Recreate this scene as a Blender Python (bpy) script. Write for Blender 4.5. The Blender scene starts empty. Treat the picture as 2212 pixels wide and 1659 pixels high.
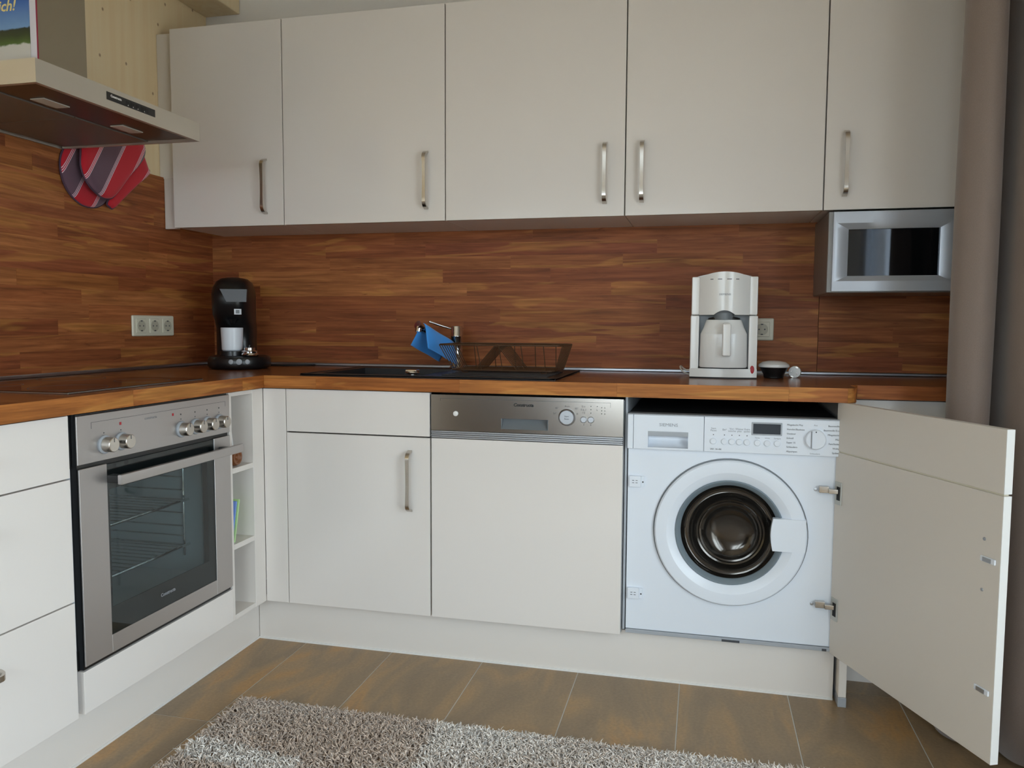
import bpy, bmesh, math, random
import numpy as np
from mathutils import Vector, Matrix, Euler

# ------------------------------------------------------------------ camera, world, light
S = bpy.context.scene
COL = S.collection
R = math.radians

cam_d = bpy.data.cameras.new('camera')
cam = bpy.data.objects.new('camera', cam_d)
COL.objects.link(cam)
cam_d.sensor_width = 36.0
cam_d.lens = 1703.46 / 2212 * 36.0
cam_d.clip_start = 0.02
_yaw, _pit, _rol = -0.2368, -0.0752, 0.0051
_f = Vector((math.sin(_yaw) * math.cos(_pit), math.cos(_yaw) * math.cos(_pit), math.sin(_pit)))
_r = Vector((math.cos(_yaw), -math.sin(_yaw), 0))
_u = _r.cross(_f)
_r2 = _r * math.cos(_rol) + _u * math.sin(_rol)
_u2 = -_r * math.sin(_rol) + _u * math.cos(_rol)
M = Matrix(((_r2.x, _u2.x, -_f.x), (_r2.y, _u2.y, -_f.y), (_r2.z, _u2.z, -_f.z))).to_4x4()
M.translation = Vector((1.3968, -2.3095, 1.0738))
cam.matrix_world = M
S.camera = cam

S.view_settings.view_transform = 'Standard'
S.view_settings.look = 'None'
S.view_settings.gamma = 1.0
S.view_settings.use_curve_mapping = False
S.view_settings.exposure = 0.0
S.cycles.use_denoising = True
S.cycles.max_bounces = 6
S.cycles.diffuse_bounces = 4
S.cycles.glossy_bounces = 3
S.cycles.transparent_max_bounces = 6
S.cycles.adaptive_threshold = 0.02
S.cycles.sample_clamp_indirect = 6.0
S.cycles.caustics_reflective = False
S.cycles.caustics_refractive = False

w = bpy.data.worlds.new('overcast_sky')
S.world = w
w.use_nodes = True
bg = w.node_tree.nodes['Background']
bg.inputs[0].default_value = (0.775, 0.885, 1.0, 1)
bg.inputs[1].default_value = 9.9

# window openings of the room (daylight comes through these)
RW = dict(y0=-2.60, y1=-1.05, z0=0.04, z1=1.80)      # patio door, right wall
BW = dict(x0=0.50, x1=1.50, z0=0.45, z1=1.94)
CW = dict(x0=-0.48, x1=0.36, z0=1.22, z1=1.94)       # unseen window added above the sideboard to even out the light, same wall         # window, wall behind the camera
XR, YB, ZC = 2.36, -3.70, 2.50                       # right wall, rear wall, ceiling
def portal(name, loc, rot, sx, sy):
    l = bpy.data.lights.new(name, 'AREA')
    l.shape = 'RECTANGLE'; l.size = sx; l.size_y = sy
    l.cycles.is_portal = True
    o = bpy.data.objects.new(name, l); COL.objects.link(o)
    o.location = loc; o.rotation_euler = rot
portal('daylight_portal_patio', (XR + .06, (RW['y0'] + RW['y1']) / 2, (RW['z0'] + RW['z1']) / 2), (0, R(90), 0), RW['z1'] - RW['z0'], RW['y1'] - RW['y0'])
portal('daylight_portal_added_window', ((CW['x0'] + CW['x1']) / 2, YB - .06, (CW['z0'] + CW['z1']) / 2), (R(90), 0, 0), CW['x1'] - CW['x0'], CW['z1'] - CW['z0'])
portal('daylight_portal_window', ((BW['x0'] + BW['x1']) / 2, YB - .06, (BW['z0'] + BW['z1']) / 2), (R(90), 0, 0), BW['x1'] - BW['x0'], BW['z1'] - BW['z0'])

# ------------------------------------------------------------------ materials
def lin(c):
    return tuple((v / 255 / 12.92) if v / 255 <= 0.04045 else ((v / 255 + 0.055) / 1.055) ** 2.4 for v in c)
def mat(name, rgb, rough=0.5, metal=0.0, spec=0.5, srgb=True, coat=0.0, trans=0.0, sheen=0.0, emit=None, bump=None):
    m = bpy.data.materials.new(name); m.use_nodes = True
    nt = m.node_tree; b = nt.nodes['Principled BSDF']
    c = lin(rgb) if srgb else rgb
    b.inputs['Base Color'].default_value = (*c, 1)
    b.inputs['Roughness'].default_value = rough
    b.inputs['Metallic'].default_value = metal
    b.inputs['Specular IOR Level'].default_value = spec
    b.inputs['Coat Weight'].default_value = coat
    b.inputs['Coat Roughness'].default_value = 0.06
    b.inputs['Transmission Weight'].default_value = trans
    b.inputs['Sheen Weight'].default_value = sheen
    if bump:
        sc, st, stretch = bump
        tc = nt.nodes.new('ShaderNodeTexCoord'); mp = nt.nodes.new('ShaderNodeMapping')
        mp.inputs['Scale'].default_value = stretch
        nz = nt.nodes.new('ShaderNodeTexNoise'); nz.inputs['Scale'].default_value = sc; nz.inputs['Detail'].default_value = 4
        bp = nt.nodes.new('ShaderNodeBump'); bp.inputs['Strength'].default_value = st; bp.inputs['Distance'].default_value = 0.002
        L = nt.links.new
        L(tc.outputs['Object'], mp.inputs[0]); L(mp.outputs[0], nz.inputs['Vector']); L(nz.outputs[0], bp.inputs['Height']); L(bp.outputs[0], b.inputs['Normal'])
    return m

def ramp(nt, stops):
    r = nt.nodes.new('ShaderNodeValToRGB')
    e = r.color_ramp.elements
    while len(e) < len(stops): e.new(0.5)
    for i, (p, c) in enumerate(stops):
        e[i].position = p; e[i].color = (*lin(c), 1)
    return r
def mixc(nt, fac, a, b, mode='MIX'):
    n = nt.nodes.new('ShaderNodeMix'); n.data_type = 'RGBA'; n.blend_type = mode
    L = nt.links.new
    for sock, v in ((n.inputs[0], fac), (n.inputs[6], a), (n.inputs[7], b)):
        if hasattr(v, 'links'): L(v, sock)
        elif isinstance(v, (int, float)): sock.default_value = v
        else: sock.default_value = (*v, 1)
    return n.outputs[2]
def math_n(nt, op, a, b=None):
    n = nt.nodes.new('ShaderNodeMath'); n.operation = op
    for i, v in enumerate((a, b)):
        if v is None: continue
        if hasattr(v, 'links'): nt.links.new(v, n.inputs[i])
        else: n.inputs[i].default_value = v
    return n.outputs[0]
def noise(nt, vec, scale, detail=4, rough=0.55, dist=0.0):
    n = nt.nodes.new('ShaderNodeTexNoise')
    n.inputs['Scale'].default_value = scale; n.inputs['Detail'].default_value = detail
    n.inputs['Roughness'].default_value = rough; n.inputs['Distortion'].default_value = dist
    nt.links.new(vec, n.inputs['Vector'])
    return n.outputs[0]
def mapping(nt, vec, scale=(1, 1, 1), loc=None):
    m = nt.nodes.new('ShaderNodeMapping'); m.inputs['Scale'].default_value = scale
    nt.links.new(vec, m.inputs[0])
    if loc is not None: nt.links.new(loc, m.inputs['Location'])
    return m.outputs[0]

def wood(name, tones, gold, dark, rough=0.35, brick=None, grain_axis='x'):
    """nut-tree butcher-block: tone per stave, fine grain, pale sapwood flames, dark streaks"""
    m = bpy.data.materials.new(name); m.use_nodes = True
    nt = m.node_tree; L = nt.links.new; b = nt.nodes['Principled BSDF']
    tc = nt.nodes.new('ShaderNodeTexCoord')
    if brick:
        bt = nt.nodes.new('ShaderNodeTexBrick')
        mp = mapping(nt, tc.outputs['Object'], (1, 1, 1))
        L(mp, bt.inputs['Vector'])
        bt.inputs['Color1'].default_value = (0, 0, 0, 1); bt.inputs['Color2'].default_value = (1, 1, 1, 1)
        bt.inputs['Mortar'].default_value = (.3, .3, .3, 1); bt.inputs['Scale'].default_value = 1.0
        bt.inputs['Mortar Size'].default_value = 0.0; bt.inputs['Brick Width'].default_value = brick[0]; bt.inputs['Row Height'].default_value = brick[1]
        rnd = bt.outputs['Color']
    else:
        oi = nt.nodes.new('ShaderNodeObjectInfo'); rnd = oi.outputs['Random']
    cb = nt.nodes.new('ShaderNodeCombineXYZ')
    for i, k in enumerate((37.0, 91.0, 53.0)): L(math_n(nt, 'MULTIPLY', rnd, k), cb.inputs[i])
    st = (1.0, 9.0, 9.0)
    v1 = mapping(nt, tc.outputs['Object'], (1.6, 22, 22), cb.outputs[0])
    v2 = mapping(nt, tc.outputs['Object'], (2.2, 60, 60), cb.outputs[0])
    v3 = mapping(nt, tc.outputs['Object'], (1.25, 13, 13), cb.outputs[0])
    base = ramp(nt, [(i / (len(tones) - 1) * .96 + .02, t) for i, t in enumerate(tones)]); L(rnd, base.inputs[0])
    g1 = noise(nt, v1, 1.5, 5, .62, 1.1)
    gr = ramp(nt, [(.30, (120, 96, 88)), (.48, (200, 184, 176)), (.66, (255, 252, 246))]); L(g1, gr.inputs[0])
    c = mixc(nt, .55, base.outputs[0], gr.outputs[0], 'MULTIPLY')
    g2 = noise(nt, v2, 2.0, 3, .6)
    gr2 = ramp(nt, [(.35, (150, 140, 130)), (.65, (255, 255, 255))]); L(g2, gr2.inputs[0])
    c = mixc(nt, .5, c, gr2.outputs[0], 'MULTIPLY')
    # pale flames with a crisp edge
    g3 = noise(nt, v3, 1.25, 2, .5, .9)
    fl = ramp(nt, [(.57, (0, 0, 0)), (.61, (255, 255, 255)), (.75, (150, 150, 150))]); L(g3, fl.inputs[0])
    gold2 = mixc(nt, .45, lin(gold), gr2.outputs[0], 'MULTIPLY')
    c = mixc(nt, math_n(nt, 'MULTIPLY', fl.outputs[0], .36), c, gold2)
    # dark heart streaks
    v4 = mapping(nt, tc.outputs['Object'], (3.6, 26, 26), cb.outputs[0])
    g4 = noise(nt, v4, 1.3, 4, .65, 1.8)
    dk = ramp(nt, [(.62, (0, 0, 0)), (.76, (255, 255, 255))]); L(g4, dk.inputs[0])
    c = mixc(nt, math_n(nt, 'MULTIPLY', dk.outputs[0], .7), c, lin(dark))
    L(c, b.inputs['Base Color'])
    b.inputs['Roughness'].default_value = rough; b.inputs['Specular IOR Level'].default_value = .5 if brick else .25
    bp = nt.nodes.new('ShaderNodeBump'); bp.inputs['Strength'].default_value = .12; bp.inputs['Distance'].default_value = .001
    L(g2, bp.inputs['Height']); L(bp.outputs[0], b.inputs['Normal'])
    return m

TONES = [(168, 98, 62), (190, 118, 72), (176, 104, 64), (206, 136, 82), (172, 98, 66), (188, 120, 68)]
MW = {}
MW['stave'] = wood('walnut_block_laminate', TONES, (224, 160, 82), (96, 46, 26), .5)
MW['edge'] = wood('walnut_block_edge', [(190, 118, 58), (208, 138, 72), (176, 102, 52), (216, 148, 80)], (232, 170, 88), (136, 70, 28), .5)
MW['top'] = wood('walnut_block_top', [(142, 84, 50), (176, 112, 66), (156, 96, 56)], (196, 138, 84), (96, 56, 36), .24, brick=(.55, .05))
WHITE = mat('cream_white_gloss', (234, 227, 221), .13, coat=.2)
CARC = mat('white_melamine', (230, 223, 216), .45)
INNER = mat('white_door_back', (222, 215, 206), .42)
STEEL = mat('brushed_steel', (190, 186, 184), .36, 1.0, bump=(60, .05, (1, 1, 30)))
STEELD = mat('hood_steel', (218, 213, 203), .5, 1.0)
NICKEL = mat('satin_nickel', (200, 194, 186), .24, 1.0)
CHROME = mat('chrome', (222, 222, 222), .08, 1.0)
ALU = mat('aluminium', (178, 180, 184), .38, 1.0)
ALUP = mat('aluminium_grey_plastic', (168, 172, 178), .4)
BLACK = mat('black_plastic', (22, 22, 23), .28)
BLACKM = mat('matte_black', (24, 24, 25), .6)
BGLASS = mat('black_glass', (16, 15, 15), .06)
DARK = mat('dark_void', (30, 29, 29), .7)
GRANITE = mat('black_granite_composite', (38, 37, 38), .42)
GWHITE = mat('appliance_white', (230, 235, 243), .28)
PWHITE = mat('white_plastic', (236, 234, 231), .18)
PCREAM = mat('cream_plastic', (226, 220, 200), .3)
GREYP = mat('grey_plastic', (120, 124, 128), .35)
LGREY = mat('light_grey_print', (150, 153, 158), .5)
DGREY = mat('dark_grey_print', (70, 72, 76), .5)
RED = mat('red_plastic', (176, 28, 40), .3)
PIPEW = mat('white_cable', (235, 232, 225), .4)
BLUEC = mat('blue_microfibre', (66, 158, 244), .85, sheen=.4, bump=(400, .3, (1, 1, 1)))
RACKW = mat('brown_coated_wire', (84, 58, 38), .4, .3)
MICROW = mat('silver_paint', (186, 190, 198), .32, .35)
WPAINT = mat('wall_paint_white', (238, 233, 228), .85)
CEIL = mat('ceiling_paint', (246, 236, 220), .9)
SILVERL = mat('drum_metal', (150, 146, 140), .16, 1.0)

def mk_pine():
    m = bpy.data.materials.new('pine_board'); m.use_nodes = True
    nt = m.node_tree; L = nt.links.new; b = nt.nodes['Principled BSDF']
    tc = nt.nodes.new('ShaderNodeTexCoord')
    v = mapping(nt, tc.outputs['Object'], (14, 14, .8))
    g = noise(nt, v, 2.2, 3, .5, .2)
    r = ramp(nt, [(.3, (243, 217, 174)), (.5, (246, 223, 182)), (.7, (248, 228, 190))]); L(g, r.inputs[0])
    sp = nt.nodes.new('ShaderNodeSeparateXYZ'); L(tc.outputs['Object'], sp.inputs[0])
    c2 = nt.nodes.new('ShaderNodeCombineXYZ'); L(math_n(nt, 'ADD', sp.outputs[0], sp.outputs[1]), c2.inputs[0]); L(math_n(nt, 'MULTIPLY', sp.outputs[2], .8), c2.inputs[1])
    vo = nt.nodes.new('ShaderNodeTexVoronoi'); vo.voronoi_dimensions = '2D'; vo.inputs['Scale'].default_value = 9
    L(c2.outputs[0], vo.inputs['Vector'])
    k = ramp(nt, [(.02, (255, 255, 255)), (.055, (0, 0, 0))]); L(vo.outputs['Distance'], k.inputs[0])
    c = mixc(nt, math_n(nt, 'MULTIPLY', k.outputs[0], .75), r.outputs[0], lin((140, 92, 52)))
    L(c, b.inputs['Base Color']); b.inputs['Roughness'].default_value = .55
    return m
PINE = mk_pine()

def mk_tile():
    m = bpy.data.materials.new('sandstone_porcelain'); m.use_nodes = True
    nt = m.node_tree; L = nt.links.new; b = nt.nodes['Principled BSDF']
    tc = nt.nodes.new('ShaderNodeTexCoord'); oi = nt.nodes.new('ShaderNodeObjectInfo')
    cb = nt.nodes.new('ShaderNodeCombineXYZ')
    for i, k in enumerate((41.0, 17.0, 5.0)): L(math_n(nt, 'MULTIPLY', oi.outputs['Random'], k), cb.inputs[i])
    mpn = nt.nodes.new('ShaderNodeMapping'); mpn.inputs['Rotation'].default_value = (0, 0, R(28)); mpn.inputs['Scale'].default_value = (3.4, 1.1, 1)
    L(tc.outputs['Object'], mpn.inputs[0]); L(cb.outputs[0], mpn.inputs['Location'])
    g = noise(nt, mpn.outputs[0], 1.7, 4, .55, 1.3)
    r = ramp(nt, [(.25, (140, 119, 95)), (.45, (156, 132, 102)), (.56, (172, 141, 102)), (.66, (186, 144, 92)), (.8, (148, 125, 97))]); L(g, r.inputs[0])
    f = noise(nt, tc.outputs['Object'], 120, 3)
    fr = ramp(nt, [(.3, (225, 225, 225)), (.7, (255, 255, 255))]); L(f, fr.inputs[0])
    c = mixc(nt, .8, r.outputs[0], fr.outputs[0], 'MULTIPLY')
    L(c, b.inputs['Base Color']); b.inputs['Roughness'].default_value = .38
    return m
TILE = mk_tile()
GROUT = mat('grey_grout', (214, 211, 204), .9)

def mk_fabric(name, rgb, weave=500, rough=.9):
    m = bpy.data.materials.new(name); m.use_nodes = True
    nt = m.node_tree; L = nt.links.new; b = nt.nodes['Principled BSDF']
    tc = nt.nodes.new('ShaderNodeTexCoord')
    g = noise(nt, mapping(nt, tc.outputs['Object'], (1, 1, 2.5)), weave, 2)
    c = mixc(nt, g, lin(tuple(int(v * .86) for v in rgb)), lin(tuple(min(255, int(v * 1.1)) for v in rgb)))
    L(c, b.inputs['Base Color']); b.inputs['Roughness'].default_value = rough
    b.inputs['Sheen Weight'].default_value = .25
    bp = nt.nodes.new('ShaderNodeBump'); bp.inputs['Strength'].default_value = .25; bp.inputs['Distance'].default_value = .001
    L(g, bp.inputs['Height']); L(bp.outputs[0], b.inputs['Normal'])
    return m
CURTAIN = mk_fabric('taupe_curtain_cloth', (146, 130, 122))

def mk_glass(name, tint, mixv, rough=.02):
    """thin pane: see-through tinted by the pane's own colour, mirror part by Fresnel"""
    m = bpy.data.materials.new(name); m.use_nodes = True
    nt = m.node_tree; nt.nodes.clear(); L = nt.links.new
    o = nt.nodes.new('ShaderNodeOutputMaterial'); t = nt.nodes.new('ShaderNodeBsdfTransparent'); t.inputs[0].default_value = (*tint, 1)
    g = nt.nodes.new('ShaderNodeBsdfGlossy'); g.inputs['Roughness'].default_value = rough
    lw = nt.nodes.new('ShaderNodeLayerWeight')          # Schlick's curve from the facing angle, alike on both faces
    a = math_n(nt, 'ADD', math_n(nt, 'MULTIPLY', math_n(nt, 'POWER', lw.outputs['Facing'], 5.0), .9), .04 + mixv)
    lw.inputs[0].default_value = .5
    mx = nt.nodes.new('ShaderNodeMixShader'); L(a, mx.inputs[0]); L(t.outputs[0], mx.inputs[1]); L(g.outputs[0], mx.inputs[2]); L(mx.outputs[0], o.inputs[0])
    return m
PANE = mk_glass('window_pane', (.95, .97, .96), 0.0)
OVENG = mk_glass('oven_door_pane', (.70, .76, .77), .02)

# ------------------------------------------------------------------ mesh helpers
class B:
    def __init__(s): s.bm = bmesh.new(); s.bev = False
    def box(s, x0, x1, y0, y1, z0, z1, bev=0.0, seg=2):
        r = bmesh.ops.create_cube(s.bm, size=1.0)
        vs = r['verts']
        for v in vs:
            v.co.x = x0 + (v.co.x + .5) * (x1 - x0); v.co.y = y0 + (v.co.y + .5) * (y1 - y0); v.co.z = z0 + (v.co.z + .5) * (z1 - z0)
        if bev > 0:
            s.bev = True
            es = list({e for v in vs for e in v.link_edges})
            bmesh.ops.bevel(s.bm, geom=es, offset=bev, segments=seg, profile=.5, affect='EDGES')
        return s
    def ring(s, pts): return [s.bm.verts.new(p) for p in pts]
    def bridge(s, a, b, close=True):
        n = len(a)
        for i in range(n if close else n - 1):
            j = (i + 1) % n
            try: s.bm.faces.new((a[i], a[j], b[j], b[i]))
            except ValueError: pass
    def tube(s, pts, rad, n=8, cap=True, closed=False):
        pts = [Vector(p) for p in pts]
        rads = rad if isinstance(rad, (list, tuple)) else [rad] * len(pts)
        N = len(pts); prev = None; rings = []
        up = None
        for i, p in enumerate(pts):
            if closed: t = (pts[(i + 1) % N] - pts[i - 1])
            else: t = pts[min(i + 1, N - 1)] - pts[max(i - 1, 0)]
            t.normalize()
            if up is None:
                up = t.orthogonal().normalized()
            else:
                up = (up - t * up.dot(t))
                up = up.normalized() if up.length > 1e-6 else t.orthogonal().normalized()
            sd = t.cross(up)
            rings.append(s.ring([p + (up * math.cos(2 * math.pi * k / n) + sd * math.sin(2 * math.pi * k / n)) * rads[i] for k in range(n)]))
        for i in range(N - 1): s.bridge(rings[i], rings[i + 1])
        if closed: s.bridge(rings[-1], rings[0])
        elif cap:
            s.bm.faces.new(rings[0][::-1]); s.bm.faces.new(rings[-1])
        return s
    def cyl(s, p0, p1, r0, r1=None, n=24): return s.tube([p0, p1], [r0, r0 if r1 is None else r1], n)
    def lathe(s, prof, c, axis='z', n=48, cap0=False, cap1=False, sx=1.0, sy=1.0):
        """prof: (radius, height along axis)"""
        c = Vector(c)
        A = {'z': (Vector((1, 0, 0)), Vector((0, 1, 0)), Vector((0, 0, 1))),
             'y-': (Vector((1, 0, 0)), Vector((0, 0, 1)), Vector((0, -1, 0))),
             'x': (Vector((0, 1, 0)), Vector((0, 0, 1)), Vector((1, 0, 0)))}[axis]
        rs = []
        for r, h in prof:
            if r <= 1e-6: rs.append([s.bm.verts.new(c + A[2] * h)])
            else: rs.append(s.ring([c + A[0] * (r * sx * math.cos(2 * math.pi * k / n)) + A[1] * (r * sy * math.sin(2 * math.pi * k / n)) + A[2] * h for k in range(n)]))
        for a, b in zip(rs[:-1], rs[1:]):
            if len(a) == 1 and len(b) == 1: continue
            if len(a) == 1: [s.bm.faces.new((a[0], b[k], b[(k + 1) % n])) for k in range(n)]
            elif len(b) == 1: [s.bm.faces.new((a[k], a[(k + 1) % n], b[0])) for k in range(n)]
            else: s.bridge(a, b)
        if cap0 and len(rs[0]) > 1: s.bm.faces.new(rs[0][::-1])
        if cap1 and len(rs[-1]) > 1: s.bm.faces.new(rs[-1])
        return s
    def prism(s, poly, vec):
        vec = Vector(vec)
        a = s.ring([Vector(p) for p in poly]); b = s.ring([Vector(p) + vec for p in poly])
        s.bm.faces.new(a[::-1]); s.bm.faces.new(b); s.bridge(a, b)
        return s
    def grid(s, fn, nu, nv, close_u=False):
        g = [[s.bm.verts.new(fn(i / nu, j / nv)) for j in range(nv + 1)] for i in range(nu + (0 if close_u else 1))]
        for i in range(len(g) if close_u else nu):
            for j in range(nv):
                k = (i + 1) % len(g)
                s.bm.faces.new((g[i][j], g[k][j], g[k][j + 1], g[i][j + 1]))
        return s
    def bevel_all(s, off, seg=2, ang=30):
        s.bev = True
        es = [e for e in s.bm.edges if len(e.link_faces) == 2 and e.calc_face_angle(0) > R(ang)]
        bmesh.ops.bevel(s.bm, geom=es, offset=off, segments=seg, profile=.5, affect='EDGES', clamp_overlap=True)
        return s
    def xf(s, m): bmesh.ops.transform(s.bm, matrix=m, verts=s.bm.verts); return s
    def mesh(s, name, mt, shift=None, smooth=35):
        bmesh.ops.recalc_face_normals(s.bm, faces=s.bm.faces)
        if shift is not None: bmesh.ops.translate(s.bm, vec=shift, verts=s.bm.verts)
        me = bpy.data.meshes.new(name); s.bm.to_mesh(me); s.bm.free()
        if mt is not None: me.materials.append(mt)
        if smooth:
            me.polygons.foreach_set('use_smooth', [True] * len(me.polygons))
            me.set_sharp_from_angle(angle=R(smooth))
        if s.bev: BEVELLED.add(me.name)
        return me

WORLD = {}
BEVELLED = set()
def wloc(o): return WORLD.get(o.name, Vector((0, 0, 0)))
def link(o, parent, loc):
    """loc is a place in the room; children keep plain local offsets"""
    COL.objects.link(o)
    loc = Vector(loc)
    if parent is not None:
        o.parent = parent; o.location = loc - wloc(parent)
    else: o.location = loc
    WORLD[o.name] = loc
    return o
def thing(name, label, cat, loc, group=None):
    o = bpy.data.objects.new(name, None); o.empty_display_size = .05
    link(o, None, loc); o['label'] = label; o['category'] = cat
    if group: o['group'] = group
    return o
def part(name, b, mt, parent, label=None, smooth=35, kind=None):
    """geometry given in room coordinates"""
    L = wloc(parent) if parent is not None else Vector((0, 0, 0))
    o = bpy.data.objects.new(name, b.mesh(name, mt, -L, smooth))
    link(o, parent, L)
    if label: o['label'] = label
    if kind: o['kind'] = kind
    return o
def solo(name, b, mt, label, cat, loc, group=None, smooth=35):
    L = Vector(loc)
    o = bpy.data.objects.new(name, b.mesh(name, mt, -L, smooth)); link(o, None, L)
    o['label'] = label; o['category'] = cat
    if group: o['group'] = group
    return o
def inst(name, me, parent, loc, rot=(0, 0, 0), mt=None):
    o = bpy.data.objects.new(name, me); link(o, parent, loc); o.rotation_euler = rot
    return o
def struct(name, b, mt, loc=(0, 0, 0), smooth=0):
    o = bpy.data.objects.new(name, b.mesh(name, mt, -Vector(loc), smooth)); link(o, None, loc); o['kind'] = 'structure'
    return o
BACKF = Matrix(((1, 0, 0), (0, 0, -1), (0, 1, 0))).to_4x4()      # text on faces looking at -y
LEFTF = Matrix(((0, 0, 1), (1, 0, 0), (0, 1, 0))).to_4x4()       # text on faces looking at +x
def text(s, size, mt, parent, at, frame=BACKF, align='CENTER', bold=0.0, shear=0.0, name='lettering', sx=1.0, pre=None):
    cu = bpy.data.curves.new('t', 'FONT'); cu.body = s; cu.size = size; cu.align_x = align; cu.align_y = 'CENTER'
    cu.offset = bold; cu.shear = shear; cu.extrude = 0.0002; cu.resolution_u = 2; cu.space_line = .85
    ob = bpy.data.objects.new('t', cu)
    me = bpy.data.meshes.new_from_object(ob)
    bpy.data.objects.remove(ob); bpy.data.curves.remove(cu)
    me.transform(Matrix.Diagonal((sx, 1, 1, 1)))
    if pre is not None: me.transform(pre)
    me.transform(frame); me.materials.clear(); me.materials.append(mt)
    o = bpy.data.objects.new(name, me); link(o, parent, at)
    return o
def smooth_path(pts, n=8, closed=False):
    pts = [Vector(p) for p in pts]; out = []; N = len(pts)
    rng = range(N) if closed else range(N - 1)
    for i in rng:
        p0 = pts[(i - 1) % N] if closed else pts[max(i - 1, 0)]; p1 = pts[i]; p2 = pts[(i + 1) % N]; p3 = pts[(i + 2) % N] if closed else pts[min(i + 2, N - 1)]
        for k in range(n):
            t = k / n
            out.append(.5 * ((2 * p1) + (-p0 + p2) * t + (2 * p0 - 5 * p1 + 4 * p2 - p3) * t * t + (-p0 + 3 * p1 - 3 * p2 + p3) * t ** 3))
    if not closed: out.append(pts[-1])
    return out

# ------------------------------------------------------------------ key dimensions (metres)
XL, YW = -0.58, 0.597            # face of the splashback left / back
ZT, ZB = 0.862, 0.150            # top and bottom of the base fronts
WT0, WT1 = 0.865, 0.905          # worktop underside / top
X1, X2, X3, X4 = 0.083, 0.5787, 1.1787, 1.779
YU, ZU0, ZU1 = 0.2776, 1.4257, 2.143
UX = [-0.5227, -0.0702, 0.536, 1.1425, 1.7437, 2.344]
random.seed(7)

# ------------------------------------------------------------------ the room
b = B(); b.box(-.9, XR + .15, YB - .15, .8, -.12, -.0016); floor = struct('floor', b, GROUT)
TM = {}
def tile_mesh(lx, ly):
    k = (round(lx, 4), round(ly, 4))
    if k not in TM:
        t = B(); t.box(0, lx, 0, ly, -.0016, 0, .0006, 1); TM[k] = t.mesh('floor_tile', TILE, None, 0)
    return TM[k]
px, py = .308, .605
for i in range(-3, 8):
    x0 = .12 + px * i; x1 = min(x0 + px, XR); xs = max(x0, -.6)
    if x1 - xs < .02: continue
    for j in range(-7, 2):
        y0 = -.5 + py * j; y1 = y0 + py
        ya, yb = max(y0, YB), min(y1, .60)
        if yb - ya < .02: continue
        inst('floor_tile', tile_mesh(x1 - xs - .003, yb - ya - .003), floor, (xs + .0015, ya + .0015, 0))

b = B(); b.box(-.9, XR + .15, YW + .015, YW + .15, -.1, ZC + .1); wall_back = struct('wall_back', b, WPAINT, (1, YW + .015, 0))
b = B(); b.box(XL - .18, XL - .016, YB - .15, YW + .015, -.1, ZC + .1); wall_left = struct('wall_left', b, PINE, (XL - .016, 0, 0))
b = B()
b.box(XR, XR + .15, YB - .15, RW['y0'], -.1, ZC + .1); b.box(XR, XR + .15, RW['y1'], YW + .015, -.1, ZC + .1)
b.box(XR, XR + .15, RW['y0'], RW['y1'], RW['z1'], ZC + .1); b.box(XR, XR + .15, RW['y0'], RW['y1'], -.1, RW['z0'])
struct('wall_right', b, WPAINT, (XR, 0, 0))
b = B()
b.box(XL - .1, CW['x0'], YB - .15, YB, -.1, ZC + .1); b.box(CW['x1'], BW['x0'], YB - .15, YB, -.1, ZC + .1)
b.box(CW['x0'], CW['x1'], YB - .15, YB, -.1, CW['z0']); b.box(CW['x0'], CW['x1'], YB - .15, YB, CW['z1'], ZC + .1); b.box(BW['x1'], XR, YB - .15, YB, -.1, ZC + .1)
b.box(BW['x0'], BW['x1'], YB - .15, YB, -.1, BW['z0']); b.box(BW['x0'], BW['x1'], YB - .15, YB, BW['z1'], ZC + .1)
struct('wall_rear', b, WPAINT, (0, YB, 0))
b = B(); b.box(-.9, XR + .15, YB - .15, .8, ZC, ZC + .12); struct('ceiling', b, CEIL, (0, 0, ZC))
b = B(); b.box(-.5955, -.44, YB + .01, .611, 2.31, ZC - .001, .004); struct('trim_1', b, PINE, (-.52, 0, 2.31))
# windows
def window(name, axis, a0, a1, z0, z1, c, mull):
    b = B()
    fr = .06
    def bx(u0, u1, w0, w1, d0, d1):
        if axis == 'x': b.box(c + d0, c + d1, u0, u1, w0, w1, .004, 1)
        else: b.box(u0, u1, c - d1, c - d0, w0, w1, .004, 1)
    bx(a0, a1, z0, z0 + fr, .02, .09); bx(a0, a1, z1 - fr, z1, .02, .09); bx(a0, a0 + fr, z0 + fr, z1 - fr, .02, .09); bx(a1 - fr, a1, z0 + fr, z1 - fr, .02, .09)
    for m in mull: bx(m - .05, m + .05, z0 + fr, z1 - fr, .025, .085)
    fo = struct(name, b, GWHITE, (c if axis == 'x' else (a0 + a1) / 2, (a0 + a1) / 2 if axis == 'x' else c, z0))
    ed = [a0 + fr] + [q for m in mull for q in (m - .05, m + .05)] + [a1 - fr]
    for k in range(0, len(ed), 2):
        b = B()
        if axis == 'x': b.box(c + .05, c + .056, ed[k], ed[k + 1], z0 + fr, z1 - fr)
        else: b.box(ed[k], ed[k + 1], c - .056, c - .05, z0 + fr, z1 - fr)
        part('pane', b, PANE, fo, smooth=0)
window('window_1', 'x', RW['y0'], RW['y1'], RW['z0'], RW['z1'], XR, [(RW['y0'] + RW['y1']) / 2])
window('added_fill_window', 'y', CW['x0'], CW['x1'], CW['z0'], CW['z1'], YB, [(CW['x0'] + CW['x1']) / 2])  # added out of view, lets in extra daylight for the left wall cabinets
window('window_2', 'y', BW['x0'], BW['x1'], BW['z0'], BW['z1'], YB, [(BW['x0'] + BW['x1']) / 2])
b = B(); b.box(-30, 40, -40, 30, -.35, -.15)
struct('ground_outside', b, mat('pale_terrace_slabs', (196, 190, 182), .9), (0, 0, -.25))

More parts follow.
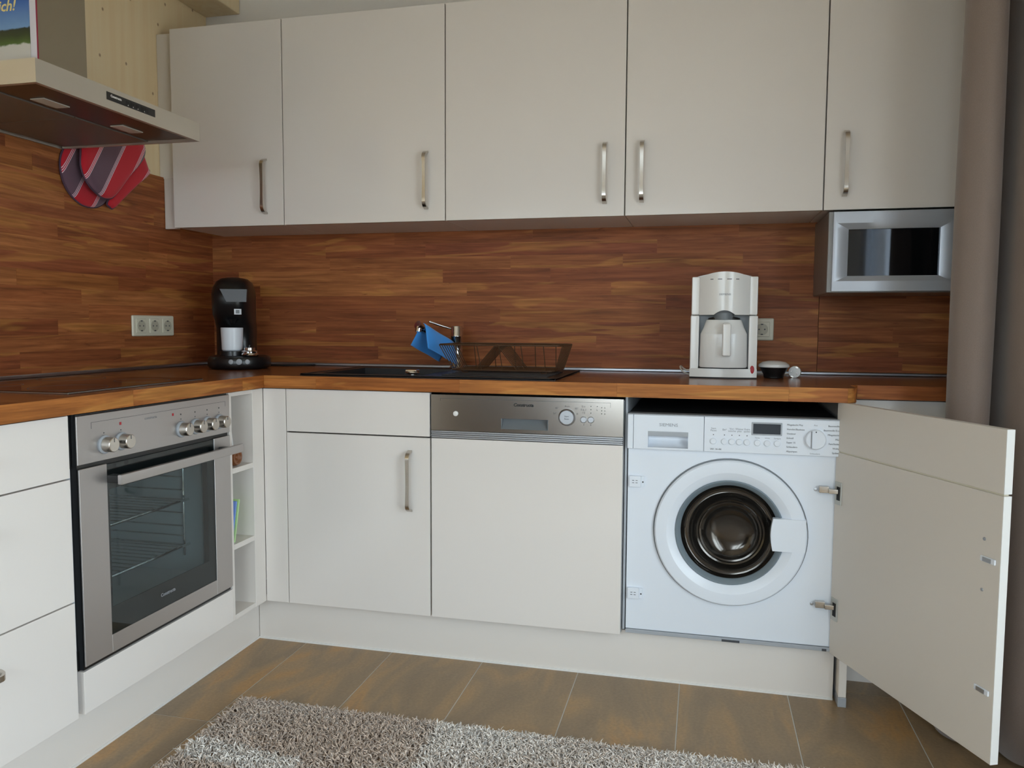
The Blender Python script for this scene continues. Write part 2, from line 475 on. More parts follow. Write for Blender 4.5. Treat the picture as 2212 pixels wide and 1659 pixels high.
sbm = mat('dark_oak', (84, 62, 46), .4)
sb = thing('sideboard', 'dark wooden sideboard against the rear wall', 'sideboard', (-.08, YB + .24, 0))
b = B(); b.box(-.59, .43, YB + .01, YB + .45, .08, 1.15, .004); part('body', b, sbm, sb)
b = B(); b.box(-.57, .41, YB + .03, YB + .41, 0, .08); part('plinth', b, sbm, sb)
for k in range(2): b = B(); b.box(-.585 + k * .507, -.082 + k * .507, YB + .451, YB + .469, .09, 1.12, .003); part('door', b, sbm, sb)

# ------------------------------------------------------------------ splashback of wooden staves
def stave_rows(parent, face, u0, u1, z0, z1, row0, rows, seed, rh=.0497, breaks=()):
    rnd = random.Random(seed)
    z = row0
    for r in range(rows):
        za, zb2 = max(z, z0), min(z + rh, z1)
        z += rh
        if zb2 - za < .004: continue
        u = u0 - rnd.uniform(0, .6)
        while u < u1:
            ln = rnd.choice((.42, .55, .62, .74, .88))
            ua, ub = max(u, u0), min(u + ln, u1)
            for br in breaks:
                pass
            if ub - ua > .01:
                t = B(); hl, hh = (ub - ua) / 2 - .00006, (zb2 - za) / 2 - .00006
                pr = rnd.uniform(0, .00025)
                t.box(-hl, hl, -.006 - pr, .006, -hh, hh)
                me = t.mesh('stave', MW['stave'], None, 0)
                c = (ua + ub) / 2
                if face == 'back': inst('stave', me, parent, (c, YW + .006, (za + zb2) / 2))
                else: inst('stave', me, parent, (XL - .006, c, (za + zb2) / 2), (0, 0, R(90)))
            u += ln
b = B(); b.box(XL - .014, XR - .005, YW + .011, YW + .0148, WT1, 1.47)
spb = thing('splashback', 'walnut block splashback on the back wall under the wall cabinets', 'splashback', (0.9, YW + .012, WT1))
part('backing_board', b, DARK, spb)
stave_rows(spb, 'back', XL - .002, 1.783, WT1 + .004, 1.44, WT1 - .02, 12, 3)
stave_rows(spb, 'back', 1.7845, XR - .006, WT1 + .004, 1.44, WT1 - .035, 12, 11)
b = B(); b.box(XL - .0158, XL - .011, -1.42, YW + .0, WT1, 1.6165)
spl = thing('splashback', 'taller walnut block splashback on the left wall behind the hob', 'splashback', (XL - .012, -.4, WT1))
part('backing_board', b, DARK, spl)
stave_rows(spl, 'left', -1.42, YW, WT1 + .004, 1.6165, WT1 - .02, 15, 5)
b = B(); b.box(XL + .0, XR - .005, YW - .012, YW - .001, WT1, WT1 + .012, .003, 1)
solo('wall_seal_strip', b, ALU, 'thin grey sealing strip where the worktop meets the back wall', 'trim strip', (.8, YW - .006, WT1))
b = B(); b.box(XL + .001, XL + .012, -1.42, YW - .013, WT1, WT1 + .012, .003, 1)
solo('wall_seal_strip', b, ALU, 'thin grey sealing strip behind the hob along the left wall', 'trim strip', (XL + .006, -.4, WT1))

# ------------------------------------------------------------------ worktop
OV = .012
wt = thing('worktop', 'L-shaped walnut block kitchen worktop with a golden brown front edge', 'worktop', (.3, .3, WT0))
b = B()
HX0, HX1, HY0, HY1 = .165, .53, .075, .43
def slab(x0, x1, y0, y1): b.box(x0, x1, y0, y1, WT0, WT1)
slab(XL + .001, OV - .002, -1.416, YW - .001)
slab(OV - .002, HX0, -OV + .002, YW - .001)
slab(HX0, HX1, -OV + .002, HY0); slab(HX0, HX1, HY1, YW - .001)
slab(HX1, 1.78, -OV + .002, YW - .001)
arc = [(1.78 + .03 * math.sin(a), -OV + .032 - .03 * math.cos(a), WT0) for a in [k / 8 * math.pi / 2 for k in range(9)]]
b.prism([(1.78, YW - .001, WT0)] + [(1.78, -OV + .002, WT0)] + arc[1:] + [(1.81, .112, WT0), (1.83, .124, WT0), (1.83, YW - .001, WT0)], (0, 0, WT1 - WT0))
slab(1.83, XR - .016, .124, YW - .001)
part('slab', b, MW['top'], wt, smooth=0)
# front edge staves
edge = [(OV, -OV + .0), (.197, 0), (.677, 0), (1.157, 0), (1.632, 0), (1.785, 0)]
for (xa, _), (xb, _) in zip(edge[:-1], edge[1:]):
    t = B(); h = (xb - xa) / 2; t.box(-h + .0002, h - .0002, -.001, .001, -.02, .02)
    inst('edge_stave', t.mesh('edge_stave', MW['edge'], None, 0), wt, ((xa + xb) / 2, -OV + .001, (WT0 + WT1) / 2))
t = B(); q = [(1.785, -OV, 0)] + [(1.78 + .032 * math.sin(a), -OV + .032 - .032 * math.cos(a), 0) for a in [k / 8 * math.pi / 2 for k in range(1, 9)]] + [(1.812, .108, 0), (1.832, .122, 0)]
qi = [(1.785, -OV + .0018, 0)] + [(1.78 + .0302 * math.sin(a), -OV + .032 - .0302 * math.cos(a), 0) for a in [k / 8 * math.pi / 2 for k in range(1, 9)]] + [(1.8102, .109, 0), (1.831, .124, 0)]
t.prism([(x, y, WT0) for x, y, _ in q] + [(x, y, WT0) for x, y, _ in qi[::-1]], (0, 0, WT1 - WT0))
part('edge_stave', t, MW['edge'], wt)
for xa, xb in ((1.832, 2.1), (2.1, XR - .016)):
    t = B(); h = (xb - xa) / 2; t.box(-h + .0002, h - .0002, -.001, .001, -.02, .02)
    inst('edge_stave', t.mesh('edge_stave', MW['edge'], None, 0), wt, ((xa + xb) / 2, .123, (WT0 + WT1) / 2))
for ya, yb in ((-1.416, -1.1), (-1.1, -.618), (-.618, -.134), (-.134, -OV)):
    t = B(); h = (yb - ya) / 2; t.box(-h + .0002, h - .0002, -.001, .001, -.02, .02)
    inst('edge_stave', t.mesh('edge_stave', MW['edge'], None, 0), wt, (OV - .001, (ya + yb) / 2, (WT0 + WT1) / 2), (0, 0, R(90)))

# ------------------------------------------------------------------ handles
def handle_mesh():
    half = .0945
    path = [(0, half), (.010, half - .003), (.020, half - .008), (.0265, half - .016), (.0285, half - .026), (.0275, .03), (.027, 0)]
    path = path + [(d, -z) for d, z in path[-2::-1]]
    pv = smooth_path([(d, z, 0) for d, z in path], 4)
    t = B(); rings = []
    for i, p in enumerate(pv):
        tg = (pv[min(i + 1, len(pv) - 1)] - pv[max(i - 1, 0)]).normalized()
        nr = Vector((tg.y, -tg.x, 0))
        s = abs(p.y) / half
        wd = .0052 + .0018 * s ** 3
        th = .0032 + .0008 * s ** 3
        def P(a, c): q = p + nr * a; return (c, -q.x, q.y)
        rings.append(t.ring([P(-th, -wd), P(-th, wd), P(th * .6, wd), P(th, wd * .5), P(th, -wd * .5), P(th * .6, -wd)]))
    for a, c in zip(rings[:-1], rings[1:]): t.bridge(a, c)
    t.bm.faces.new(rings[0]); t.bm.faces.new(rings[-1])
    return t.mesh('handle', NICKEL, None, 40)
HANDLE = handle_mesh()

# ------------------------------------------------------------------ wall cabinets
wl = ['narrow cream wall cabinet next to the cooker hood, first from the left',
      'cream wall cabinet above the pod coffee machine and the sink, second from the left',
      'cream wall cabinet above the dish rack, third from the left',
      'cream wall cabinet above the white filter coffee maker, fourth from the left',
      'cream wall cabinet above the microwave, partly behind the curtain']
hx = [-.141, .4685, 1.078, 1.1965, 1.8025]
for i in range(5):
    x0, x1 = UX[i] + .001, UX[i + 1] - .001
    c = thing('wall_cabinet', wl[i], 'cabinet', ((x0 + x1) / 2, YW, ZU0), 'row of cream wall cabinets')
    b = B(); b.box(x0, x1, YU + .0215, YW - .0155 + .014, ZU0 + .002, ZU1, .0012, 1); part('body', b, CARC, c)
    b = B(); b.box(x0 + .0008, x1 - .0008, YU, YU + .019, ZU0, ZU1 - .001, .0015, 2)
    d = part('door', b, WHITE, c)
    inst('handle', HANDLE, d, (hx[i], YU, 1.563))
b = B(); b.box(XL - .015, UX[0] - .002, .302, .318, ZU0 + .185, ZU1 - .006, .001, 1); b.box(XL + .002, UX[0] - .002, .302, .318, ZU0, ZU0 + .185, .001, 1)
solo('filler_panel', b, CARC, 'narrow cream filler strip between the pine wall and first wall cabinet', 'panel', (-.55, .3, ZU0))

# ------------------------------------------------------------------ base units, back run
b = B(); b.box(.0005, X1 - .0015, 0, .019, ZB, ZT, .0015)
solo('corner_filler_panel', b, WHITE, 'narrow white upright filler panel in the inner corner of the base units', 'panel', (.04, .01, ZB))
sc = thing('sink_cabinet', 'white gloss base cabinet under the sink with one drawer front and a handled door', 'cabinet', (.33, .3, ZB))
b = B(); b.box(X1, X2 - .002, .021, .56, ZB, .70, .001, 1); part('body', b, CARC, sc)
b = B(); b.box(X1 + .001, X2 - .002, 0, .019, .7235, ZT, .0015); part('drawer_front', b, WHITE, sc)
b = B(); b.box(X1 + .001, X2 - .002, 0, .019, ZB, .7195, .0015); d = part('door', b, WHITE, sc)
inst('handle', HANDLE, d, (.5115, 0, .581))

# dishwasher
dw = thing('dishwasher', 'built-in dishwasher with a steel control panel and a white front', 'dishwasher', ((X2 + X3) / 2, .3, ZB))
b = B(); b.box(X2 + .004, X3 - .002, .024, .57, ZB, .852); part('body', b, ALUP, dw)
b = B()
cx0, cx1, cz0, cz1 = X2 + .003, X3 - .003, .746, .857
rx0, rx1, rz0, rz1 = .807, .951, .757, .789
for a in ((cx0, rx0, cz0, cz1), (rx1, cx1, cz0, cz1), (rx0, rx1, rz1, cz1), (rx0, rx1, cz0, rz0)): b.box(a[0], a[1], -.001, .02, a[2], a[3])
cp = part('control_panel', b, mat('polished_steel', (184, 178, 172), .2, 1.0), dw, 'brushed steel control panel', smooth=0)
b = B()
b.grid(lambda u, v: Vector((rx0 + (rx1 - rx0) * u, -.0005 + .024 * (math.sin(v * math.pi * .5)) if v < 1 else .0235, rz0 + (rz1 - rz0) * v)), 1, 8)
b.box(rx0 - .001, rx0 + .0006, -.0013, .0235, rz0, rz1); b.box(rx1 - .0006, rx1 + .001, -.0013, .0235, rz0, rz1); b.box(rx0, rx1, .0235, .025, rz0, rz1)
part('grip_recess', b, GREYP, dw, 'grey grip recess')
for k in range(4):
    b = B(); z = .7225 + k * .0058; b.box(cx0, cx1, -.001 - (.0015 if k % 2 else 0), .012, z, z + .0052, .0008, 1); part('trim_slat', b, ALU, dw)
b = B(); b.box(cx0, cx1, 0, .019, ZB, .7205, .0015); part('door_front', b, WHITE, dw)
b = B(); b.lathe([(.0255, 0), (.0255, .006), (.022, .010), (.0205, .0085), (0, .0085)], (1.009, -.001, .7995), 'y-', 40, cap0=True); kb = part('start_knob', b, ALU, dw)
text('Start', .007, DGREY, kb, (1.009, -.0099, .8025)); text('Reset', .006, DGREY, kb, (1.009, -.0099, .795))
for x in (1.059, 1.0805):
    b = B(); b.lathe([(.010, 0), (.010, .004), (.008, .0055), (0, .0055)], (x, -.001, .794), 'y-', 28, cap0=True); part('button', b, ALU, dw)
b = B(); b.lathe([(.0078, 0), (.0078, .003), (.006, .0042), (0, .0042)], (.662, -.001, .7995), 'y-', 28, cap0=True); part('power_button', b, PWHITE, dw)
text('Constructa', .0135, BLACK, cp, (.8755, -.0012, .8315), bold=.0006, shear=.15)
b = B(); b.box(.612, 1.138, -.0014, -.0009, .8452, .8459); b.box(1.1373, 1.138, -.0014, -.0009, .832, .8452); b.box(.612, .6126, -.0014, -.0009, .838, .8452); part('printed_line', b, DGREY, cp, smooth=0)
for s_, x, z in (('65°', .978, .826), ('50°', .972, .81), ('35°', 1.037, .826), ('K', 1.04, .81), ('Auto', 1.009, .832), ('Eco', 1.058, .833), ('3 in 1', 1.058, .823), ('1/2', 1.058, .814), ('h', 1.098, .823), ('o', 1.121, .831), ('o', 1.121, .822), ('o', 1.121, .813), ('x', 1.059, .779), ('o', 1.08, .779)):
    text(s_, .0075, DGREY, cp, (x, -.0012, z))
for x, z in ((1.080, .834), (1.080, .824), (1.080, .814), (1.099, .834), (1.112, .831), (1.112, .822), (1.112, .813)):
    b = B(); b.lathe([(.0014, 0), (.0014, .0008), (0, .0008)], (x, -.001, z), 'y-', 10); part('indicator_lamp', b, BLACK, cp)

# baseboards (plinth)
b = B(); b.box(-.055, 1.783, .045, .060, .002, .149); struct('baseboard_back', b, CARC, (.8, .05, 0))
b = B(); b.box(-.0725, -.0575, -1.416, .06, .002, .149); struct('baseboard_left', b, CARC, (-.065, -.6, 0))
b = B(); b.box(-.0565, 1.783, .0415, .045, 0, .006); struct('trim_2', b, PWHITE, (.8, .04, 0))
b = B(); b.box(-.0575, -.054, -1.416, .045, 0, .006); struct('trim_3', b, PWHITE, (-.056, -.6, 0))

# ------------------------------------------------------------------ washing machine
WM = thing('washing_machine', 'white built-in washing machine with round glass porthole behind an open cabinet door', 'washing machine', (1.483, .3, .152))
wx0, wx1, wz0, wz1, wy = 1.190, 1.772, .166, .815, .020
PC, PR = (1.483, .477), .2155
b = B()
N = 64
inner = [(PC[0] + PR * math.cos(2 * math.pi * k / N), PC[1] + PR * math.sin(2 * math.pi * k / N)) for k in range(N)]
outer = []
for x, z in inner:
    dx, dz = x - PC[0], z - PC[1]
    t = min(((wx1 - PC[0]) / dx if dx > 1e-9 else (wx0 - PC[0]) / dx if dx < -1e-9 else 9), ((.711 - PC[1]) / dz if dz > 1e-9 else (wz0 - PC[1]) / dz if dz < -1e-9 else 9))
    outer.append((PC[0] + dx * t, PC[1] + dz * t))
# put true corners in
for cxx, czz in ((wx0, wz0), (wx1, wz0), (wx0, .711), (wx1, .711)):
    k = min(range(N), key=lambda i: (outer[i][0] - cxx) ** 2 + (outer[i][1] - czz) ** 2); outer[k] = (cxx, czz)
ri = b.ring([(x, wy, z) for x, z in inner]); ro = b.ring([(x, wy, z) for x, z in outer]); rb = b.ring([(x, wy + .12, z) for x, z in inner])
b.bridge(ro, ri); b.bridge(ri, rb)
b.box(wx0, wx0 + .004, wy + .0005, .57, wz0, wz1 - .003); b.box(wx1 - .004, wx1, wy + .0005, .57, wz0, wz1 - .003)
b.box(wx0, wx1, .55, .57, wz0, wz1 - .003); b.box(wx0, wx1, wy + .0005, .57, wz0, wz0 + .004)
part('body', b, GWHITE, WM)
b = B(); b.box(wx0, wx1, .03, .565, wz1 - .003, wz1 - .001); part('top_plate', b, DARK, WM)
b = B(); b.box(1.188, 1.2045, .006, .05, .7125, .8135, .002, 2); part('end_cap', b, GWHITE, WM)
b = B(); b.box(1.4065, wx1, .006, .05, .7125, .8135, .002, 2)
wcp = part('control_panel', b, GWHITE, WM)
b = B(); b.box(1.188, wx1, .004, .05, .8135, .8165, .0008, 1); part('top_trim', b, ALUP, WM)
# detergent drawer with recess
dx0, dx1 = 1.2055, 1.4055
gx0, gx1, gz0, gz1 = 1.2475, 1.362, .7185, .7655
b = B()
for a in ((dx0, gx0, .7135, .813), (gx1, dx1, .7135, .813), (gx0, gx1, gz1, .813), (gx0, gx1, .7135, gz0)): b.box(a[0], a[1], .005, .045, a[2], a[3])
b.box(gx0, gx1, .040, .045, gz0, gz1)
b.grid(lambda u, v: Vector((gx0 + (gx1 - gx0) * u, .006 + .034 * math.sin(v * math.pi / 2), gz0 + .024 * v * v)), 1, 8)
det = part('detergent_drawer', b, GWHITE, WM, smooth=30)
b = B(); b.box(gx0, gx1, .004, .012, .7525, .7665, .0015); part('grip', b, ALUP, det)
text('SIEMENS', .0125, LGREY, det, (1.306, .0046, .7855), sx=1.15)
b = B(); b.box(1.537, 1.619, .0035, .0065, .7655, .802, .001, 1); dsp = part('display', b, ALUP, WM); b = B(); b.box(1.541, 1.615, .003, .004, .7695, .798); part('screen', b, mat('display_glass', (60, 66, 74), .15), dsp)
bx = [1.4325, 1.463, 1.4835, 1.504, 1.525]; bx2 = [1.5535, 1.58, 1.607]
for x, z in [(x, .744 - (x - 1.43) * .0) for x in bx] + [(x, .7435) for x in bx2]:
    b = B(); b.lathe([(.0098, 0), (.0098, .0008), (.0088, .001), (.0088, .004), (.0075, .0052), (0, .0052)], (x, .006, z), 'y-', 28); part('button', b, GWHITE, WM)
for x, s_ in zip(bx, ('Start\nPause', 'Ein*', 'Vor-\nwäsche', 'Wasser\nplus', 'Extra\nspülen')):
    text(s_, .0072, LGREY, wcp, (x, .0056, .7775))
    b = B(); b.lathe([(.0014, 0), (.0014, .0006), (0, .0006)], (x, .006, .7625), 'y-', 10); part('indicator_lamp', b, BLACK, wcp)
for x, s_ in zip(bx2, ('Temp.', 'U/min', 'Fertig in')): text(s_, .0055, LGREY, wcp, (x, .0056, .7575))
text('WI 14-44', .008, DGREY, wcp, (1.424, .0056, .7205), align='LEFT')
kx, kz = 1.7075, .7595
b = B(); b.lathe([(.0305, 0), (.0305, .001), (.028, .0015), (.0275, .011), (.025, .0135), (0, .0135)], (kx, .006, kz), 'y-', 48); kn = part('program_knob', b, GWHITE, WM)
b = B(); b.box(kx - .0125, kx - .0105, -.0115, -.006, kz - .024, kz + .024, .0008, 1); part('grip_ridge', b, LGREY, kn)
b = B(); b.lathe([(.0018, 0), (.0018, .0006), (0, .0006)], (kx, -.0075, kz + .0215), 'y-', 10); part('pointer_dot', b, BLACK, kn)
for k, s_ in enumerate(('Pflegeleicht Plus', 'Hemden/Business', 'Outdoor', 'Schnell', 'Super 15', 'Schleudern', 'Abpumpen')): text(s_, .0066, DGREY, wcp, (1.6315, .0056, .7975 - k * .0125), align='LEFT')
for k, s_ in enumerate(('Baumwolle', 'Baumwolle Eco', 'Pflegeleicht', 'Mix', 'Fein/Seide', 'Wolle', 'Spülen')): text(s_, .0066, DGREY, wcp, (1.7695, .0056, .7975 - k * .0125), align='RIGHT')
text('Aus', .006, LGREY, wcp, (kx, .0056, .7985)); text('Schleudern', .006, LGREY, wcp, (kx, .0056, .7185))
# porthole
b = B(); b.lathe([(PR - .0005, .0), (PR - .0005, -.02)], (PC[0], wy - .0002, PC[1]), 'y-', 72); b.lathe([(PR + .0012, 0), (PR + .0012, .0012), (PR - .004, .0012), (PR - .004, -.01)], (PC[0], wy, PC[1]), 'y-', 72); part('door_gap', b, GREYP, WM)
b = B()
b.lathe([(PR - .003, -.015), (PR - .003, .012), (PR - .007, .0165), (.178, .0185), (.1765, .0182), (.158, .0065), (.153, .004), (.1525, -.03)], (PC[0], wy, PC[1]), 'y-', 72)
ph = part('porthole_door', b, GWHITE, WM)
b = B(); b.lathe([(.1535, .006), (.150, .0095), (.146, .007), (.1375, -.004), (.137, -.02)], (PC[0], wy, PC[1]), 'y-', 72); part('rubber_rim', b, mat('rim_grey', (118, 130, 138), .3), ph)
GB = mat('porthole_dark_glass', (84, 80, 76), .13, .9)
b = B()
b.lathe([(.1385, -.006), (.136, -.010), (.133, -.018), (.128, -.026), (.122, -.028), (.116, -.027), (.110, -.033), (.104, -.046), (.098, -.056), (.093, -.058), (.089, -.055), (.084, -.056), (.075, -.067), (.062, -.076), (.042, -.081), (.02, -.082), (0, -.082)], (PC[0], wy, PC[1]), 'y-', 72)
for v in b.bm.verts:
    dp = v.co.y - wy - .012
    if dp > 0: v.co.z -= dp * .30; v.co.x += dp * .12
part('glass_bowl', b, GB, ph, 'dark glass bowl')
b = B()
lx0, lx1, lz0, lz1 = 1.602, 1.690, .437, .530
pts = [(lx1, lz0), (lx1, lz1)] + [(lx0 - .006 * math.sin(math.pi * k / 10), lz1 + (lz0 - lz1) * k / 10) for k in range(11)]
b.prism([(x, wy - .0225, z) for x, z in pts], (0, .02, 0)); b.bevel_all(.002, 2, 40); part('door_grip', b, GWHITE, ph)
# catches left
for z in (.614, .2765):
    b = B(); b.box(1.1945, 1.229, .009, wy, z - .0165, z + .0165, .002); b.box(1.229, 1.2385, .0135, wy, z - .016, z + .016, .001)
    ct = part('magnet_catch', b, GWHITE, WM)
    b = B()
    for ax in (-.005, .005):
        for az in (-.0035, .0035): b.box(1.2115 + ax - .003, 1.2115 + ax + .003, .0086, .0092, z + az - .0008, z + az + .0008)
    part('contact', b, DGREY, ct)
    b = B(); b.lathe([(.0022, 0), (.0022, .001), (0, .001)], (1.2345, .0135, z - .001), 'y-', 12); part('screw', b, BLACK, ct)
b = B(); b.box(wx0, wx1, .014, .06, .1535, .1645, .001, 1); part('base_strip', b, ALUP, WM)
b = B(); b.box(1.47, 1.52, .0125, .0145, .154, .1605); b.box(1.745, 1.757, .0125, .0145, .154, .1605); part('base_clip', b, DGREY, WM)
# furniture door, swung open on the washer's hinges
HG = Vector((1.7645, .016, 0)); DV = Vector((.4155, -.9096, 0)).normalized(); NV = Vector((DV.y, -DV.x, 0))  # NV: inner face normal side
DM = Matrix(((DV.x, -NV.x, 0), (DV.y, -NV.y, 0), (0, 0, 1))).to_4x4(); DM.translation = HG   # local x: along door, local y: towards outer face
def dbox(x0, x1, y0, y1, z0, z1, bev=0): b = B(); b.box(x0, x1, y0, y1, z0, z1, bev, 2 if bev else 1); return b.xf(DM)
DWID = .583
EDGEW = mat('white_edge_band', (248, 248, 246), .35)
fp = part('front_panel', dbox(0, DWID - .001, 0, .019, .7295, .8645, .0012), INNER, WM, 'upper panel of the open furniture door')
part('edge_band', dbox(DWID - .001, DWID + .0005, .0002, .0188, .7297, .8643), EDGEW, fp)
fd = part('furniture_door', dbox(0, DWID - .001, 0, .019, ZB, .7255, .0012), INNER, WM, 'lower panel of the open furniture door')
part('edge_band', dbox(DWID - .001, DWID + .0005, .0002, .0188, ZB + .0002, .7253), EDGEW, fd)
b = B(); b.box(.004, DWID - .004, .004, .015, .7255, .7295); part('joint_strip', b.xf(DM), PCREAM, WM)
for z in (.625, .515):
    b = B(); b.tube([(.538, .002, z), (.538, -.0015, z)], [.0045, .0035], 14); part('screw', b.xf(DM), ALU, fd)
for z in (.583, .300):
    c = part('magnet_plate', dbox(.532, .572, -.004, .0, z - .006, z + .006, .0018), GWHITE, fd)
    part('steel_insert', dbox(.540, .562, -.0052, -.0035, z - .0045, z + .0045), ALU, c)
HPL = mat('zinc_plate', (196, 196, 190), .35, .3)
for z in (.612, .283):
    b = B(); b.box(.004, .034, -.003, .0, z - .032, z + .032, .0012); b2 = b.xf(DM); hp = part('hinge_plate', b2, HPL, WM)
    b = B(); b.box(.014, .029, -.0036, -.0028, z - .019, z + .019, .0); part('hinge_cup', b.xf(DM), BLACKM, hp)
    b = B(); b.box(1.722, 1.748, .004, wy, z - .008 + .006, z + .010 + .006, .0015); b.box(1.746, 1.771, -.004, .006, z - .006 + .004, z + .007 + .004, .0015); part('hinge_arm', b, NICKEL, hp)
    b = B(); b.lathe([(.0045, 0), (.0045, .002), (0, .003)], (1.7145, wy, z + .004), 'y-', 14); part('screw', b, ALU, hp)
# void above the washer
b = B(); b.box(X3 + .001, X3 + .008, .022, .57, ZB + .01, .862); solo('niche_side_panel', b, ALUP, 'thin grey upright side sheet between dishwasher and washing machine', 'panel', (X3 + .004, .3, ZB))
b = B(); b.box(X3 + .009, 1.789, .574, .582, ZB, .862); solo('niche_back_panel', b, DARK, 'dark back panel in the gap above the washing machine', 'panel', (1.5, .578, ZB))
# end panel
ep = thing('end_panel', 'tall white end panel standing right of the washing machine', 'panel', (1.8, .25, 0))
b = B(); b.box(1.791, 1.812, .004, .575, .028, WT0 - .002, .001, 1); part('board', b, CARC, ep)
b = B(); b.box(1.790, 1.813, .003, .576, 0, .0275, .001, 1); part('foot_strip', b, ALUP, ep)
# shallow unit at the right
rc = thing('shallow_base_cabinet', 'shallow white base cabinet under the narrow end of the worktop', 'cabinet', (2.08, .35, 0))
b = B(); b.box(1.814, XR - .018, .166, .575, .10, WT0 - .002, .001, 1); part('body', b, CARC, rc)
b = B(); b.box(1.816, XR - .02, .146, .164, .10, WT0 - .004, .0015); part('front_panel', b, CARC, rc)
b = B(); b.box(1.814, XR - .018, .19, .205, 0, .0995); part('plinth', b, CARC, rc)

# ------------------------------------------------------------------ base units, left run
dc = thing('drawer_cabinet', 'white gloss base cabinet with three drawers left of the oven', 'cabinet', (-.3, -1.12, ZB))
b = B(); b.box(-.56, -.021, -1.416, -.818, ZB, ZT, .001, 1); part('body', b, CARC, dc)
for z0, z1 in ((.7185, ZT), (.4295, .7155), (ZB, .4265)):
    b = B(); b.box(-.019, 0, -1.415, -.8165, z0, z1, .0015); d = part('drawer_front', b, WHITE, dc)
    inst('handle', HANDLE, d, (0, -1.118, (z1 - .075) if z1 < .85 else .79), (0, R(90), R(90)))
# oven
ov = thing('oven', 'built-in stainless steel oven with six knobs and a glass door', 'oven', (-.3, -.495, .25))
oy0, oy1 = -.7965, -.1935
b = B()
for a in ((oy0 + .004, -.70, .255, .861), (-.28, oy1 - .004, .255, .861), (-.70, -.28, .255, .315), (-.70, -.28, .725, .861)): b.box(-.0185, -.0038, a[0], a[1], a[2], a[3])
part('front_frame', b, BLACK, ov)
b = B()
b.box(-.56, -.019, oy0 + .004, oy0 + .02, .255, .86); b.box(-.56, -.019, oy1 - .02, oy1, .255, .86); b.box(-.56, -.019, oy0, oy1, .735, .86); b.box(-.56, -.019, oy0, oy1, .255, .30); b.box(-.56, -.50, oy0, oy1, .30, .735)
part('housing', b, BLACKM, ov)
# interior
ENAM = mat('grey_blue_enamel', (186, 196, 198), .4)
OSTEEL = mat('oven_steel', (196, 192, 190), .5, 1.0)
b = B(); b.box(-.50, -.495, -.74, -.25, .32, .70); b.box(-.49, -.06, -.745, -.74, .32, .70); b.box(-.49, -.06, -.25, -.245, .32, .70); b.box(-.49, -.06, -.745, -.245, .315, .32); b.box(-.49, -.06, -.745, -.245, .70, .705)
part('cavity', b, ENAM, ov)
for z in (.545, .408):
    b = B()
    b.tube([(-.10, -.73, z), (-.10, -.26, z)], .0045, 8); b.tube([(-.46, -.73, z), (-.46, -.26, z)], .004, 8)
    for k in range(16): y = -.72 + k * .03; b.tube([(-.10, y, z), (-.46, y, z)], .0018, 6)
    part('oven_rack', b, CHROME, ov)
b = B()
for y in (-.735, -.255):
    for k, z in enumerate((.40, .43, .46, .50, .54, .57, .61, .64)): b.tube([(-.12, y, z), (-.45, y, z)], .0025, 6)
    b.tube([(-.12, y, .37), (-.12, y, .67)], .003, 6); b.tube([(-.44, y, .37), (-.44, y, .67)], .003, 6)
part('side_rails', b, CHROME, ov)
b = B(); b.box(-.0012, .003, oy0, oy1, .7435, .858, .001, 1); ocp = part('control_panel', b, OSTEEL, ov, 'brushed steel control panel')
# door: steel sides and bottom, glass middle
gy0, gy1, gz0_, gz1_ = -.7055, -.2745, .3085, .731
b = B(); b.box(-.0012, .003, oy0 + .003, gy0, .264, .7335, .0008, 1); b.box(-.0012, .003, gy1, oy1, .264, .7335, .0008, 1); b.box(-.0012, .003, gy0, gy1, .264, gz0_, .0008, 1)
od = part('door', b, OSTEEL, ov, 'steel and glass oven door')
b = B(); b.box(-.0008, .0022, gy0 + .0003, gy1 - .0003, gz0_ + .0003, gz1_); part('door_glass', b, OVENG, od, 'dark glass window')
b = B(); b.box(-.0035, -.0012, gy0, gy1, .669, gz1_); b.box(-.0035, -.0012, gy0, gy1, gz0_, .375); b.box(-.0035, -.0012, gy0, gy0 + .01, .375, .669); b.box(-.0035, -.0012, gy1 - .03, gy1, .375, .669); part('glass_border', b, BLACKM, od, smooth=0)
text('Constructa', .013, LGREY, od, (.0026, -.495, .345), LEFTF, bold=.0003)
b = B(); b.box(.034, .046, gy0 - .003, oy1 + .008, .6835, .7085, .003, 2); oh = part('door_handle', b, STEEL, od)
b = B()
for y in (gy0 - .001, gy1 + .02): b.box(.0025, .036, y, y + .022, .686, .706, .003, 2)
part('handle_mount', b, BLACK, oh)
for y in (-.712, -.655, -.4235, -.361, -.305, -.2475):
    k = thing_k = None
    b = B(); b.lathe([(.0225, 0), (.0225, .004), (.0205, .0065), (.0185, .007)], (.003, y, .7815), 'x', 36, cap0=True); kb = part('knob', b, ALUP, ov)
    b = B(); b.lathe([(.0185, .0065), (.0175, .028), (.016, .0295), (0, .0295)], (.003, y, .7815), 'x', 36); part('knob_grip', b, NICKEL, kb)
    b = B(); b.box(.0325, .0331, y - .0008, y + .0008, .788, .798); part('pointer', b, DGREY, kb)
    b = B(); b.lathe([(.0016, 0), (.0016, .0006), (0, .0006)], (.003, y, .8095), 'x', 10); part('mark', b, DGREY, ocp)
for y in (-.4235, -.361, -.305, -.2475):
    b = B(); b.lathe([(.0022, 0), (.0022, .0006), (0, .0006)], (.003, y, .8225), 'x', 12); part('mark', b, DGREY, ocp)
for y in (-.656, -.457):
    b = B(); b.box(.003, .004, y - .003, y + .003, .822, .829); part('pilot_lamp', b, RED, ocp)
text('constructa', .011, GREYP, ocp, (.0031, -.545, .8275), LEFTF)
